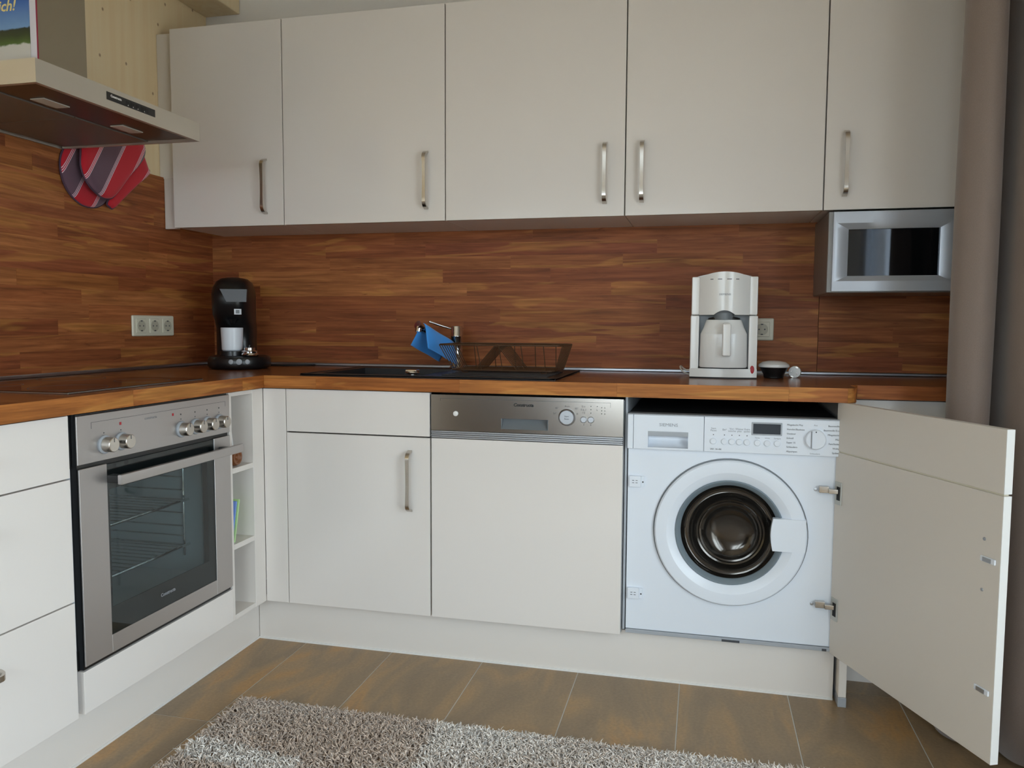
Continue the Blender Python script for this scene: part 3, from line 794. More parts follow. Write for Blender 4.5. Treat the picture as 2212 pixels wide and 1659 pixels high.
b = B(); b.box(.003, .0034, -.752, -.215, .8385, .8392); b.box(.003, .0034, -.752, -.7513, .824, .8385); b.box(.003, .0034, -.2157, -.215, .824, .8385); part('printed_line', b, DGREY, ocp, smooth=0)
b = B(); b.box(-.019, 0, oy0 - .001, oy1 + .003, ZB, .2525, .0015)
solo('oven_plinth_panel', b, WHITE, 'low white gloss panel directly below the oven', 'panel', (-.01, -.495, ZB))
b = B(); b.box(-.04, -.0215, -.8155, oy0 + .003, ZB, .862); 
solo('filler_panel', b, ALUP, 'narrow grey gap strip between drawers and oven', 'panel', (-.03, -.805, ZB))
# open corner shelf
sh = thing('open_shelf_unit', 'narrow white open shelf unit with three compartments right of the oven', 'shelf', (-.25, -.095, ZB))
sy0, sy1 = -.1895, -.063
b = B(); b.box(-.5, -.002, sy0, sy0 + .0135, ZB, ZT, .0008, 1); part('side_panel', b, CARC, sh)
b = B(); b.box(-.5, 0, sy1, -.0005, ZB, ZT, .0008, 1); part('side_panel', b, CARC, sh)
b = B(); b.box(-.5, -.49, sy0 + .0135, sy1, ZB, ZT); part('back_panel', b, CARC, sh)
b = B(); b.box(-.489, -.002, sy0 + .0137, sy1 - .0002, .850, ZT); part('top_panel', b, CARC, sh)
b = B(); b.box(-.489, -.002, sy0 + .0137, sy1 - .0002, ZB, .165); part('bottom_panel', b, CARC, sh)
for z in (.6185, .3795):
    b = B(); b.box(-.489, -.002, sy0 + .0137, sy1 - .0002, z - .008, z + .008); part('shelf_board', b, CARC, sh)
# things in the shelf
BRN = mat('turned_walnut', (128, 78, 44), .35)
b = B(); b.lathe([(0, -.03), (.018, -.03), (.024, -.022), (.025, 0), (.02, .012), (.009, .016), (.007, .05)], (-.032, -.135, .6535), 'x', 20)
gr = thing('pepper_mill', 'brown wooden mill lying on its side on the upper open shelf', 'mill', (-.03, -.135, .6265))
b = B(); b.lathe([(0, -.09), (.026, -.088), (.028, -.03), (.027, -.008), (.023, 0), (.018, .0), (.015, -.004), (.010, -.004), (.007, .002), (0, .002)], (-.010, -.133, .6548), 'x', 24); part('body', b, BRN, gr)
b = B(); b.tube([(-.03, -.1300, .6795), (-.03, -.134, .70), (-.022, -.152, .735), (-.02, -.1715, .768)], .0035, 8); part('crank_rod', b, PWHITE, gr)
for k, (nm, col, dy, lab, hh) in enumerate((('cutting_board', (192, 228, 158), .0, 'thin green plastic cutting board leaning in the middle open shelf', .135), ('cutting_board', (132, 164, 238), -.0085, 'thin blue plastic cutting board leaning in the middle open shelf', .13))):
    b = B(); b.box(-.26, -.012 - .004 * k, -.003, .003, 0, hh, .0028, 2)
    b.xf(Matrix.Translation((0, -.164 + dy + .0085, .3885)) @ Matrix.Rotation(R(-13), 4, 'X'))
    solo(nm, b, mat('board_plastic', col, .4), lab, 'cutting board', (-.1, -.155 + dy, .3885), 'cutting boards in the open shelf')

# ------------------------------------------------------------------ hob
hb = thing('ceramic_hob', 'black glass ceramic hob with a thin steel frame set in the worktop', 'hob', (-.28, -.5, WT1))
b = B(); b.box(-.513, -.047, -.763, -.247, WT1, WT1 + .0030, .001, 1); part('frame', b, ALU, hb)
b = B(); b.box(-.511, -.049, -.761, -.249, WT1 + .001, WT1 + .0045, .0008, 1); hg = part('glass_plate', b, BGLASS, hb)
for x, y, r in ((-.16, -.64, .09), (-.40, -.64, .073), (-.16, -.37, .073), (-.40, -.37, .09)):
    b = B(); b.lathe([(r, 0), (r, .0002), (r - .0015, .0002), (r - .0015, 0)], (x, y, WT1 + .0045), 'z', 40); part('cooking_zone', b, DGREY, hg)

# ------------------------------------------------------------------ cooker hood
hd = thing('cooker_hood', 'stainless steel box cooker hood with chimney over the hob', 'cooker hood', (-.33, -.475, 1.617))
HX = -.086; hy0, hy1, hz0, hz1 = -.781, -.181, 1.617, 1.671
b = B()
b.box(-.579, HX, hy0, hy1, hz0 + .0145, hz1)
b.box(HX - .012, HX, hy0, hy1, hz0, hz0 + .0145); b.box(-.579, -.575, hy0, hy1, hz0, hz0 + .0145); b.box(-.567, HX - .012, hy0, hy0 + .012, hz0, hz0 + .0145); b.box(-.567, HX - .012, hy1 - .012, hy1, hz0, hz0 + .0145)
part('canopy', b, STEELD, hd, smooth=0)
FILT = mat('filter_mesh', (126, 119, 112), .45, .5)
b = B(); b.box(-.56, -.255, hy0 + .014, hy0 + .298, hz0 + .004, hz0 + .013, .001, 1); part('grease_filter', b, FILT, hd)
b = B(); b.box(-.56, -.255, hy0 + .302, hy1 - .014, hz0 + .004, hz0 + .013, .001, 1); part('grease_filter', b, FILT, hd)
b = B(); b.box(-.253, HX - .016, hy0 + .014, hy1 - .014, hz0 + .007, hz0 + .0135, .001, 1); lp = part('light_panel', b, mat('hood_panel_dark', (74, 62, 55), .3, .5), hd)
LENS = mat('lamp_lens', (205, 205, 196), .25)
for y in (-.61, -.338):
    b = B(); b.box(-.232, -.19, y - .042, y + .042, hz0 + .0045, hz0 + .0075, .0012, 1); part('lamp_lens', b, LENS, hd)
b = B(); b.box(HX - .002, HX + .0006, -.5615, -.379, 1.6385, 1.6585); st = part('control_strip', b, BLACK, hd)
for k in range(5): b = B(); y = -.487 + k * .0185; b.box(HX, HX + .002, y - .006, y + .006, 1.643, 1.654, .0008, 1); part('button', b, BLACKM, st)
text('Constructa', .0085, PWHITE, st, (HX + .001, -.5285, 1.6505), LEFTF, bold=.0003)
for y in (-.486, -.467, -.449, -.424): text('▲' if False else 'A', .005, PWHITE, st, (HX + .0022, y, 1.6425), LEFTF)
b = B(); b.box(-.595, -.34, -.605, -.335, hz1, 2.30, .001, 1); part('chimney', b, mat('chimney_steel', (178, 170, 152), .5, 1.0), hd)

# ring binder on the hood
def mk_cover():
    m = bpy.data.materials.new('printed_cover'); m.use_nodes = True
    nt = m.node_tree; L = nt.links.new; bs = nt.nodes['Principled BSDF']
    tc = nt.nodes.new('ShaderNodeTexCoord'); sp = nt.nodes.new('ShaderNodeSeparateXYZ'); L(tc.outputs['Object'], sp.inputs[0])
    n = noise(nt, tc.outputs['Object'], 30, 4)
    h = math_n(nt, 'ADD', math_n(nt, 'MULTIPLY', sp.outputs[2], 3.2), math_n(nt, 'MULTIPLY', math_n(nt, 'SUBTRACT', n, .5), .06))
    r = ramp(nt, [(0.0, (200, 196, 190)), (.125, (196, 194, 188)), (.135, (70, 96, 40)), (.20, (44, 58, 30)), (.245, (36, 46, 34)), (.255, (110, 150, 196)), (.45, (50, 96, 170)), (1.0, (24, 60, 140))])
    r.color_ramp.interpolation = 'LINEAR'
    L(h, r.inputs[0]); L(r.outputs[0], bs.inputs['Base Color']); bs.inputs['Roughness'].default_value = .3
    return m
bk = thing('ring_binder', 'binder with a blue sky picture cover standing on the cooker hood', 'binder', (-.22, -.745, hz1))
BT = Matrix.Translation((0, 0, 0))
b = B(); b.box(-.34, -.121, -.757, -.7555, hz1 + .0005, 1.985); cv = part('cover', b, mk_cover(), bk, 'printed cover with blue sky and trees')
b = B(); b.box(-.338, -.1235, -.755, -.735, hz1 + .003, 1.982); part('page_block', b, mat('white_paper', (226, 220, 222), .7), bk)
b = B(); b.box(-.34, -.121, -.7345, -.733, hz1 + .0005, 1.985); part('cover', b, mat('red_card', (150, 40, 62), .5), bk)
text('ich!', .034, mat('yellow_print', (222, 206, 140), .5), cv, (-.183, -.7573, 1.80), BACKF, bold=.0006, shear=.25)
text('n,', .03, mat('cream_print', (222, 210, 170), .5), cv, (-.205, -.7573, 1.832), BACKF, bold=.0006, shear=.25)

# ------------------------------------------------------------------ oven mitts under the hood
def mk_stripe(name, ang, ph=0.0):
    m = bpy.data.materials.new(name); m.use_nodes = True
    nt = m.node_tree; L = nt.links.new; bs = nt.nodes['Principled BSDF']
    tc = nt.nodes.new('ShaderNodeTexCoord')
    mp = nt.nodes.new('ShaderNodeMapping'); mp.inputs['Rotation'].default_value = (R(ang), 0, 0); L(tc.outputs['Object'], mp.inputs[0])
    sp = nt.nodes.new('ShaderNodeSeparateXYZ'); L(mp.outputs[0], sp.inputs[0])
    fr = math_n(nt, 'FRACT', math_n(nt, 'ADD', math_n(nt, 'MULTIPLY', sp.outputs[1], 1 / .155), 10.0 + ph))
    red, gry, wht = (196, 24, 42), (104, 76, 90), (230, 196, 206)
    st = [(0, gry), (.36, wht), (.375, gry), (.39, wht), (.405, gry), (.42, wht), (.435, red), (.86, red), (.875, wht), (.89, red), (.905, wht), (.92, red), (.935, wht), (.95, gry)]
    r = ramp(nt, st); r.color_ramp.interpolation = 'CONSTANT'; L(fr, r.inputs[0]); L(r.outputs[0], bs.inputs['Base Color'])
    bs.inputs['Roughness'].default_value = .9; bs.inputs['Sheen Weight'].default_value = .3
    n = noise(nt, tc.outputs['Object'], 900, 2)
    bp = nt.nodes.new('ShaderNodeBump'); bp.inputs['Strength'].default_value = .3; bp.inputs['Distance'].default_value = .001; L(n, bp.inputs['Height']); L(bp.outputs[0], bs.inputs['Normal'])
    return m
def quilted(outline, x0, th, n=10):
    """puffed pad: outline in (y,z) on the left wall, thickness along x"""
    pv = smooth_path([(0, y, z) for y, z in outline], 5, closed=True)
    c = sum(pv, Vector()) / len(pv)
    b = B(); prev = None; rings = []
    for s, d in ((1, .25), (1.0, .45), (.97, .75), (.9, .93), (.75, 1.0), (.5, 1.0), (.25, 1.0)):
        rings.append(b.ring([(x0 + th * d, c.y + (p.y - c.y) * s, c.z + (p.z - c.z) * s) for p in pv]))
    for a, q in zip(rings[:-1], rings[1:]): b.bridge(a, q)
    b.bm.faces.new(rings[-1])
    back = b.ring([(x0, p.y * .985 + c.y * .015, p.z * .985 + c.z * .015) for p in pv]); b.bridge(rings[0], back); b.bm.faces.new(back[::-1])
    return b
TRIM = mat('plum_binding', (84, 58, 74), .9)
def mitt(name, outline, x0, th, label, cat, mt, loc):
    root = thing(name, label, cat, loc)
    part('pad', quilted(outline, x0, th), mt, root, smooth=60)
    pv = smooth_path([(x0 + th * .3, y, z) for y, z in outline], 5, closed=True)
    b = B(); b.tube(pv, .0035, 6, closed=True); part('binding', b, TRIM, root)
    b = B(); t = max(outline, key=lambda q: q[1]); b.tube([(x0 + .005, t[0], t[1]), (x0 + .003, t[0] + .004, t[1] + .02), (x0 + .004, t[0] - .003, t[1] + .03), (x0 + .005, t[0], t[1])], .002, 6); part('hanging_loop', b, TRIM, root)
    return root
mitt('oven_mitt', [(-.196, 1.585), (-.192, 1.53), (-.165, 1.485), (-.115, 1.455), (-.055, 1.455), (-.005, 1.482), (.06, 1.535), (.10, 1.60), (.08, 1.68), (-.02, 1.70), (-.150, 1.69), (-.17, 1.64)], XL + .002, .015,
     'red and plum striped oven mitt hanging behind the others, nearest the wall', 'oven mitt', mk_stripe('striped_cloth_a', 32, .05), (-.575, -.05, 1.45))
mitt('oven_mitt', [(-.155, 1.60), (-.152, 1.555), (-.125, 1.515), (-.08, 1.488), (-.045, 1.484), (-.01, 1.50), (.06, 1.575), (.14, 1.66), (.12, 1.715), (.0, 1.73), (-.13, 1.70)], XL + .040, .018,
     'red and plum striped oven mitt hanging in front below the cooker hood', 'oven mitt', mk_stripe('striped_cloth_b', 32, .78), (-.555, -.02, 1.48))
mitt('pot_holder', [(-.022, 1.475), (-.012, 1.462), (.004, 1.460), (.05, 1.498), (.12, 1.556), (.185, 1.606), (.182, 1.626), (.145, 1.69), (.125, 1.69), (.07, 1.60), (.02, 1.53)], XL + .021, .016,
     'folded red striped pot holder hanging right of the oven mitts', 'pot holder', mk_stripe('striped_cloth_c', 40, .06), (-.565, .08, 1.46))

# ------------------------------------------------------------------ sockets
def socket_insert(parent, c, face):
    b = B()
    if face == 'left':
        b.box(XL, XL + .0125, c[0] - .0265, c[0] + .0265, c[1] - .0265, c[1] + .0265, .003, 2)
    else: b.box(c[0] - .0265, c[0] + .0265, YW - .0125, YW, c[1] - .0265, c[1] + .0265, .003, 2)
    ax = 'x' if face == 'left' else 'y-'
    o = (XL, c[0], c[1]) if face == 'left' else (c[0], YW, c[1])
    ins = part('socket_insert', b, PCREAM, parent)
    b = B(); b.lathe([(.0205, .0127), (.0195, .0127), (.0192, .0135), (.0205, .0136), (.0205, .0127)], o, ax, 32); b.lathe([(.0192, .0129), (0, .0129)], o, ax, 32); part('socket_well', b, mat('socket_well', (196, 190, 170), .4), ins)
    b = B()
    for s in (-1, 1):
        if face == 'left': b.lathe([(.0026, .013), (.0026, .0134), (0, .0134)], (XL, c[0] + s * .0095, c[1]), 'x', 12); b.box(XL + .0128, XL + .0142, c[0] - .004, c[0] + .004, c[1] + s * .0175 - .0018, c[1] + s * .0175 + .0018)
        else: b.lathe([(.0026, .013), (.0026, .0134), (0, .0134)], (c[0] + s * .0095, YW, c[1]), 'y-', 12); b.box(c[0] - .004, c[0] + .004, YW - .0142, YW - .0128, c[1] + s * .0175 - .0018, c[1] + s * .0175 + .0018)
    part('contact', b, DGREY, ins)
s3 = thing('power_socket', 'cream triple power socket on the left wall above the hob', 'socket', (XL, .215, 1.025))
b = B(); b.box(XL + .0002, XL + .010, .102, .327, 1.025, 1.1005, .005, 3); part('frame', b, PCREAM, s3)
for y in (.1435, .2145, .2855): socket_insert(s3, (y, 1.0625), 'left')
s1 = thing('power_socket', 'cream single power socket beside the white filter coffee maker', 'socket', (1.597, YW, 1.023))
b = B(); b.box(1.557, 1.637, YW - .010, YW - .0002, 1.0225, 1.1005, .005, 3); part('frame', b, PCREAM, s1)
socket_insert(s1, (1.597, 1.0615), 'back')

# ------------------------------------------------------------------ sink, tap, cloth, rack
sk = thing('kitchen_sink', 'black composite sink with bowl and drainer set in the worktop', 'sink', (.54, .27, WT1))
b = B()
sx0, sx1, sy0_, sy1_ = .123, .968, .022, .512
z0 = WT1 + .0005; zr = WT1 + .007
for a in ((sx0, HX0, sy0_, sy1_), (HX1, sx1, sy0_, sy1_), (HX0, HX1, sy0_, HY0), (HX0, HX1, HY1, sy1_)): b.box(a[0], a[1], a[2], a[3], z0, zr - .002)
b.box(sx0, sx1, sy0_, sy0_ + .014, z0, zr, .0015, 1); b.box(sx0, sx1, sy1_ - .014, sy1_, z0, zr, .0015, 1); b.box(sx0, sx0 + .014, sy0_, sy1_, z0, zr, .0015, 1); b.box(sx1 - .014, sx1, sy0_, sy1_, z0, zr, .0015, 1)
part('rim', b, GRANITE, sk)
b = B(); zbt = .745
b.box(HX0 + .0005, HX0 + .006, HY0 + .0005, HY1 - .0005, zbt, zr - .002); b.box(HX1 - .006, HX1 - .0005, HY0 + .0005, HY1 - .0005, zbt, zr - .002); b.box(HX0 + .0005, HX1 - .0005, HY0 + .0005, HY0 + .006, zbt, zr - .002); b.box(HX0 + .0005, HX1 - .0005, HY1 - .006, HY1 - .0005, zbt, zr - .002); b.box(HX0 + .0005, HX1 - .0005, HY0 + .0005, HY1 - .0005, zbt - .006, zbt)
part('bowl', b, GRANITE, sk)
for k in range(9):
    b = B(); y = .09 + k * .036; b.box(.585, .93, y, y + .012, zr - .0022, zr + .0006, .0008, 1); part('drain_rib', b, GRANITE, sk)
b = B(); b.lathe([(.012, 0), (.012, .004), (.021, .008), (.0225, .010), (.0215, .0125), (.017, .0135), (0, .0135)], (.5, .055, zr - .002), 'z', 28, cap0=True)
b.box(.481, .519, .038, .072, zr + .0105, zr + .0175, .003, 2); part('drain_knob', b, CHROME, sk, 'small shiny chrome drain control')
tp = thing('kitchen_tap', 'chrome single lever kitchen tap behind the sink with a blue cloth on its spout', 'tap', (.513, .475, zr - .002))
TX, TY = .513, .475
b = B(); b.lathe([(.027, 0), (.027, .004), (.0245, .007), (.0225, .010), (.0222, .118), (.0228, .119), (.0228, .121), (.0222, .122), (.0222, .155), (.0205, .1575), (0, .1575)], (TX, TY, zr - .002), 'z', 32, cap0=True); part('column', b, CHROME, tp)
b = B(); b.tube([(TX - .018, TY - .01, 1.058), (TX - .055, TY - .014, 1.069), (TX - .098, TY - .017, 1.083)], [.0038, .0045, .0052], 12); part('lever', b, CHROME, tp)
SP0, SP1 = Vector((TX, TY, .985)), Vector((.432, .30, 1.069))
b = B(); b.tube([SP0, SP1], .012, 16); sp_ = part('spout', b, CHROME, tp)
dS = (SP1 - SP0).normalized()
b = B(); b.tube([SP1 - dS * .02, SP1 + dS * .008], [.0148, .0148], 18); b.tube([SP1 + Vector((0, 0, -.004)), SP1 + Vector((-.002, -.004, -.022))], [.0125, .0115], 16); part('aerator', b, CHROME, sp_)
# cloth folded over the spout
A0 = SP0 + dS * .03 + Vector((0, 0, .0)); A1 = SP1 - dS * .018
side = Vector((dS.y, -dS.x, 0)).normalized()      # to the right of the spout direction
if side.x < 0: side = -side
def cloth(u, v):
    base = A0.lerp(A1, u)
    s = (v - .5) * 2
    ln = .072
    rr = .0145
    ang = max(-1, min(1, s / .18)) * math.pi / 2
    p = base + Vector((0, 0, 1)) * (rr * math.cos(ang)) + side * (rr * math.sin(ang))
    ex = max(0, abs(s) - .18) / .82
    sgn = 1 if s > 0 else -1
    out = (.18 if s > 0 else .62)
    p += Vector((0, 0, -1)) * (ln * ex * (1 - .12 * (out > .5))) + side * sgn * ex * ln * out
    p += side * .002 * math.sin(u * 9 + s * 2)
    return p
b = B(); b.grid(cloth, 16, 40)
clo = solo('dish_cloth', b, BLUEC, 'bright blue dish cloth draped over the tap spout', 'cloth', tuple(A0.lerp(A1, .5)), smooth=60)
md = clo.modifiers.new('thick', 'SOLIDIFY'); md.thickness = .0022; md.offset = 1
# dish rack
rk = thing('dish_rack', 'brown wire dish rack standing on the sink drainer', 'dish rack', (.745, .31, zr))
RX0, RX1, RY0, RY1 = .535, .955, .20, .425; BX0, BX1, BY0, BY1 = .58, .93, .215, .405; ZR0, ZR1 = zr + .010, 1.006
def rrect(x0, x1, y0, y1, z, r=.03, n=6):
    out = []
    for cx_, cy_, a0 in ((x1 - r, y1 - r, 0), (x0 + r, y1 - r, 90), (x0 + r, y0 + r, 180), (x1 - r, y0 + r, 270)):
        out += [(cx_ + r * math.cos(R(a0 + 90 * k / n)), cy_ + r * math.sin(R(a0 + 90 * k / n)), z) for k in range(n + 1)]
    return out
b = B(); b.tube(rrect(RX0, RX1, RY0, RY1, ZR1), .0028, 8, closed=True); part('top_rim', b, RACKW, rk)
b = B(); b.tube(rrect(BX0, BX1, BY0, BY1, ZR0), .0024, 8, closed=True); part('base_rim', b, RACKW, rk)
def wire(p, q, r=.0017): b = B(); b.tube([p, q], r, 6); part('wire', b, RACKW, rk)
for k in range(9):
    y0w, y1w = BY0 + .012 + k * .0205, RY0 + .015 + k * .024
    wire((BX0, y0w, ZR0), (RX0 + .0, y1w, ZR1)); wire((BX1, y0w, ZR0), (RX1, y1w, ZR1))
for k in range(5):
    xw = BX0 + .03 + k * (BX1 - BX0 - .06) / 4; xt = RX0 + .06 + k * (RX1 - RX0 - .12) / 4
    wire((xw, BY0, ZR0), (xt, RY0, ZR1)); wire((xw, BY1, ZR0), (xt, RY1, ZR1))
for k in range(9): yk = BY0 + .010 + k * .021; wire((BX0, yk, ZR0), (BX1, yk, ZR0))
for k in range(9):
    yk = BY0 + .012 + k * .0205
    wire((.655, yk, ZR0), (.722, yk, ZR1 - .006)); wire((.80, yk, ZR0), (.738, yk, ZR1 - .006))
for xk in (.722, .738): wire((xk, BY0 + .01, ZR1 - .006), (xk, BY1 - .01, ZR1 - .006), .002)
for xk, yk in ((BX0 + .04, BY0 + .02), (BX1 - .04, BY0 + .02), (BX0 + .04, BY1 - .02), (BX1 - .04, BY1 - .02)):
    b = B(); b.tube([(xk - .012, yk, ZR0), (xk - .008, yk, zr + .001), (xk + .008, yk, zr + .001), (xk + .012, yk, ZR0)], .0022, 6); part('foot', b, RACKW, rk)

# ------------------------------------------------------------------ pod coffee machine in the corner
pm = thing('pod_coffee_machine', 'black pod coffee machine standing in the corner of the worktop', 'coffee machine', (-.30, .34, WT1))
PMM = Matrix.Translation((-.30, .33, WT1)) @ Matrix.Rotation(R(20), 4, 'Z')      # local: -y faces out
def pp(name, b, mt, parent=pm, label=None, smooth=40): return part(name, b.xf(PMM), mt, parent, label, smooth)
b = B(); b.lathe([(.1, 0), (.108, .004), (.112, .012), (.112, .034), (.107, .044), (.095, .048), (0, .048)], (.012, -.03, .002), 'z', 48, cap0=True, sy=.95); base_ = pp('base', b, BLACK)
b = B(); b.lathe([(.044, 0), (.044, .016), (.04, .018), (0, .018)], (-.006, -.062, .0502), 'z', 36, cap0=True); pp('drip_tray', b, BLACK)
# body: stacked rounded sections from the column into the forward-leaning head
def sect(w, y0, y1, z, ex=3.2, n=32):
    pts = []; w *= .93; ox = -.016
    for k in range(n):
        a = 2 * math.pi * k / n; c_, s_ = math.cos(a), math.sin(a)
        pts.append((ox + w * math.copysign(abs(c_) ** (2 / ex), c_), (y0 + y1) / 2 + (y1 - y0) / 2 * math.copysign(abs(s_) ** (2 / ex), s_), z))
    return pts
b = B(); rs = []
for w_, y0, y1, z in ((.074, -.012, .13, .046), (.074, -.012, .132, .10), (.074, -.014, .135, .15), (.073, -.045, .136, .178), (.075, -.075, .137, .2), (.076, -.085, .137, .25), (.076, -.085, .134, .275), (.073, -.07, .128, .30), (.064, -.045, .115, .322), (.048, -.015, .095, .335), (.02, .01, .06, .34)):
    rs.append(b.ring(sect(w_, y0, y1, z)))
for a, c_ in zip(rs[:-1], rs[1:]): b.bridge(a, c_)
b.bm.faces.new(rs[0][::-1]); b.bm.faces.new(rs[-1]); pp('body', b, BLACK, smooth=50)
b = B(); b.prism([(-.045, -.0885, .292), (.05, -.0885, .292), (.048, -.091, .246), (-.022, -.091, .246)], (0, .012, 0)); b.bevel_all(.002, 2); pp('lever_plate', b.xf(Matrix.Translation((.005, 0, 0))), mat('dark_grey_plastic', (86, 88, 92), .4), label='grey front lever plate')
b = B(); b.box(.008, .033, -.0835, -.078, .2005, .2205); pp('sticker', b, mat('sticker_white', (222, 226, 232), .5))
b = B(); b.box(.014, .027, -.0840, -.0834, .204, .217); pp('sticker_print', b, GREYP)
b = B(); b.lathe([(.007, 0), (.011, .01), (.02, .016)], (-.004, -.05, .168), 'z', 20, cap0=True); pp('coffee_spout', b, BLACK)
for x, r in ((.002, .0085), (.03, .0105), (.057, .0085)):
    a = math.asin(max(-1, min(1, (x - .012) / .112))); yb = -.03 - .1065 * math.cos(a)
    b = B(); b.lathe([(r, -.003), (r, .002), (r - .0015, .003), (0, .003)], (0, 0, 0), 'y-', 24); b.xf(Matrix.Translation((x + .012 * .3, yb, .030)) @ Matrix.Rotation(a, 4, 'Z')); pp('button', b, ALUP)
b = B(); b.tube(smooth_path([(.02, .135, .03), (.08, .16, .004), (.18, .14, .004), (.26, .17, .004)], 6), .003, 8)
pp('power_cord', b, BLACKM)
def pz(x, y, z): return PMM @ Vector((x, y, z))
c0 = pz(-.006, -.062, .0685)
cup = thing('mug', 'white mug standing on the drip tray of the pod coffee machine', 'mug', tuple(c0))
b = B(); b.lathe([(0, .0), (.033, 0), (.0365, .004), (.0395, .083), (.0375, .084), (.0355, .082), (.033, .008), (0, .007)], c0, 'z', 36); part('body', b, GWHITE, cup)
b = B(); b.tube(smooth_path([c0 + Vector((-.034, .02, .07)), c0 + Vector((-.052, .03, .065)), c0 + Vector((-.054, .032, .035)), c0 + Vector((-.034, .02, .018))], 5), .004, 8); part('handle', b, GWHITE, cup)
c1 = pz(.062, -.092, .0507)
ph_ = thing('pad_holder', 'small stacked chrome pad holder on the base of the pod coffee machine', 'pad holder', tuple(c1))
b = B(); b.lathe([(0, 0), (.029, 0), (.0315, .004), (.029, .009), (.028, .010), (.0285, .016), (.024, .019), (.0195, .020), (.0195, .029), (.012, .031), (0, .031)], c1, 'z', 32); part('dish', b, CHROME, ph_)
b = B(); b.lathe([(.004, .0), (.004, .008), (0, .009)], c1 + Vector((0, 0, .0308)), 'z', 12); part('knob', b, BLACK, ph_)

# ------------------------------------------------------------------ white filter coffee maker
fc = thing('filter_coffee_maker', 'white filter coffee maker with thermal jug on the worktop', 'coffee maker', (1.461, .36, WT1))
fx = 1.461; fy = .30
def fcurve(hw, z0, z1, d0, n=24, bow=.03, y_off=0.0, thick=.012, top_bow=0.0, bot=None):
    """front shell bowed towards the room"""
    b = B()
    fr, bk2, frb, bkb = [], [], [], []
    for k in range(n + 1):
        s = -1 + 2 * k / n; x = fx + hw * s; y = fy + y_off - bow * (1 - s * s)
        zt_ = z1 + top_bow * (1 - s * s); zb_ = z0 + (bot(s) if bot else 0)
        fr.append(b.bm.verts.new((x, y, zt_))); frb.append(b.bm.verts.new((x, y, zb_))); bk2.append(b.bm.verts.new((x, y + thick, zt_))); bkb.append(b.bm.verts.new((x, y + thick, zb_)))
    b.bridge(fr, frb, False); b.bridge(bk2, fr, False); b.bridge(bkb, bk2, False); b.bridge(frb, bkb, False)
    for k in (0, n): b.bm.faces.new((fr[k], frb[k], bkb[k], bk2[k]))
    return b
zc0 = WT1
b = B()
pts = [(fx - .104, zc0 + .005), (fx + .104, zc0 + .005), (fx + .101, zc0 + .32)] + [(fx + .101 - .202 * k / 12, zc0 + .322 + .018 * (1 - (1 - k / 6) ** 2)) for k in range(13)] + [(fx - .101, zc0 + .32)]
b.prism([(x, fy + .05, z) for x, z in pts], (0, .11, 0)); part('back_housing', b, PWHITE, fc)
for s in (-1, 1):
    xa, xb = fx + s * .0765, fx + s * .104
    b = B(); b.box(min(xa, xb), max(xa, xb), fy - .002, fy + .052, zc0 + .005, zc0 + .201, .004, 2); part('side_column', b, PWHITE, fc)
    b = B(); b.box(min(xa, fx + s * .102), max(xa, fx + s * .102), fy - .001, fy + .052, zc0 + .2025, zc0 + .324, .004, 2); part('water_tank_side', b, PWHITE, fc)
part('filter_housing', fcurve(.0775, zc0 + .203, zc0 + .322, 0, bow=.034, y_off=-.003, thick=.058, top_bow=.016, bot=lambda s: .014 * max(0, 1 - (s / .42) ** 2)), PWHITE, fc)
b = B()
for k in range(4):
    xk = fx - .045 + (k * .0225) + (.0055 if k > 1 else 0)
    yk = fy - .003 - .034 * (1 - ((xk + .007 - fx) / .0775) ** 2) - .0008
    b.box(xk, xk + .0145, yk, yk + .004, zc0 + .3135, zc0 + .3155)
part('vent_slot', b, BLACK, fc)
text('SIEMENS', .008, LGREY, fc, (fx + .0, fy - .0385, zc0 + .2665), sx=1.2)
b = B(); b.box(fx - .0765, fx + .0765, fy + .03, fy + .05, zc0 + .02, zc0 + .203); part('niche_back', b, GREYP, fc)
part('base', fcurve(.104, zc0 + .005, zc0 + .032, 0, bow=.014, y_off=-.004, thick=.06), PWHITE, fc)
part('base_foot', fcurve(.1035, zc0, zc0 + .005, 0, bow=.014, y_off=-.003, thick=.055), BLACKM, fc)
part('hot_plate_rim', fcurve(.0775, zc0 + .032, zc0 + .0355, 0, bow=.018, y_off=-.003, thick=.05), BLACKM, fc)
b = B(); b.lathe([(.011, 0), (.011, .003), (.009, .0045), (0, .0045)], (fx + .0895, fy - .0045, zc0 + .030), 'y-', 24, sx=.6, sy=1.15); part('switch', b, RED, fc, 'red oval switch')
b = B(); b.lathe([(.03, 0), (.032, .02), (.026, .028)], (fx - .002, fy + .0, zc0 + .188), 'z', 24, cap0=True); part('drip_cone', b, GREYP, fc)
jg = thing('thermal_jug', 'white thermal jug with upright handle inside the filter coffee maker', 'jug', (fx, fy + .005, zc0 + .0357))
JC = (fx, fy + .006, zc0 + .0358)
b = B(); b.lathe([(0, 0), (.072, 0), (.0745, .004), (.0725, .088), (.0722, .106), (.0715, .108), (.0625, .128), (.0565, .146), (.0545, .1515), (0, .1515)], JC, 'z', 48, sy=.50); part('body', b, PWHITE, jg)
b = B(); b.box(fx - .0055, fx + .021, fy - .062, fy - .048, zc0 + .073, zc0 + .175, .005, 3); b.box(fx - .003, fx + .018, fy - .05, fy - .02, zc0 + .16, zc0 + .178, .004, 2); part('handle', b, PWHITE, jg)
b = B(); b.lathe([(.05, 0), (.049, .006), (.03, .010), (0, .010)], (fx, fy + .006, zc0 + .1872), 'z', 32, sy=.5); part('lid', b, BLACK, jg)
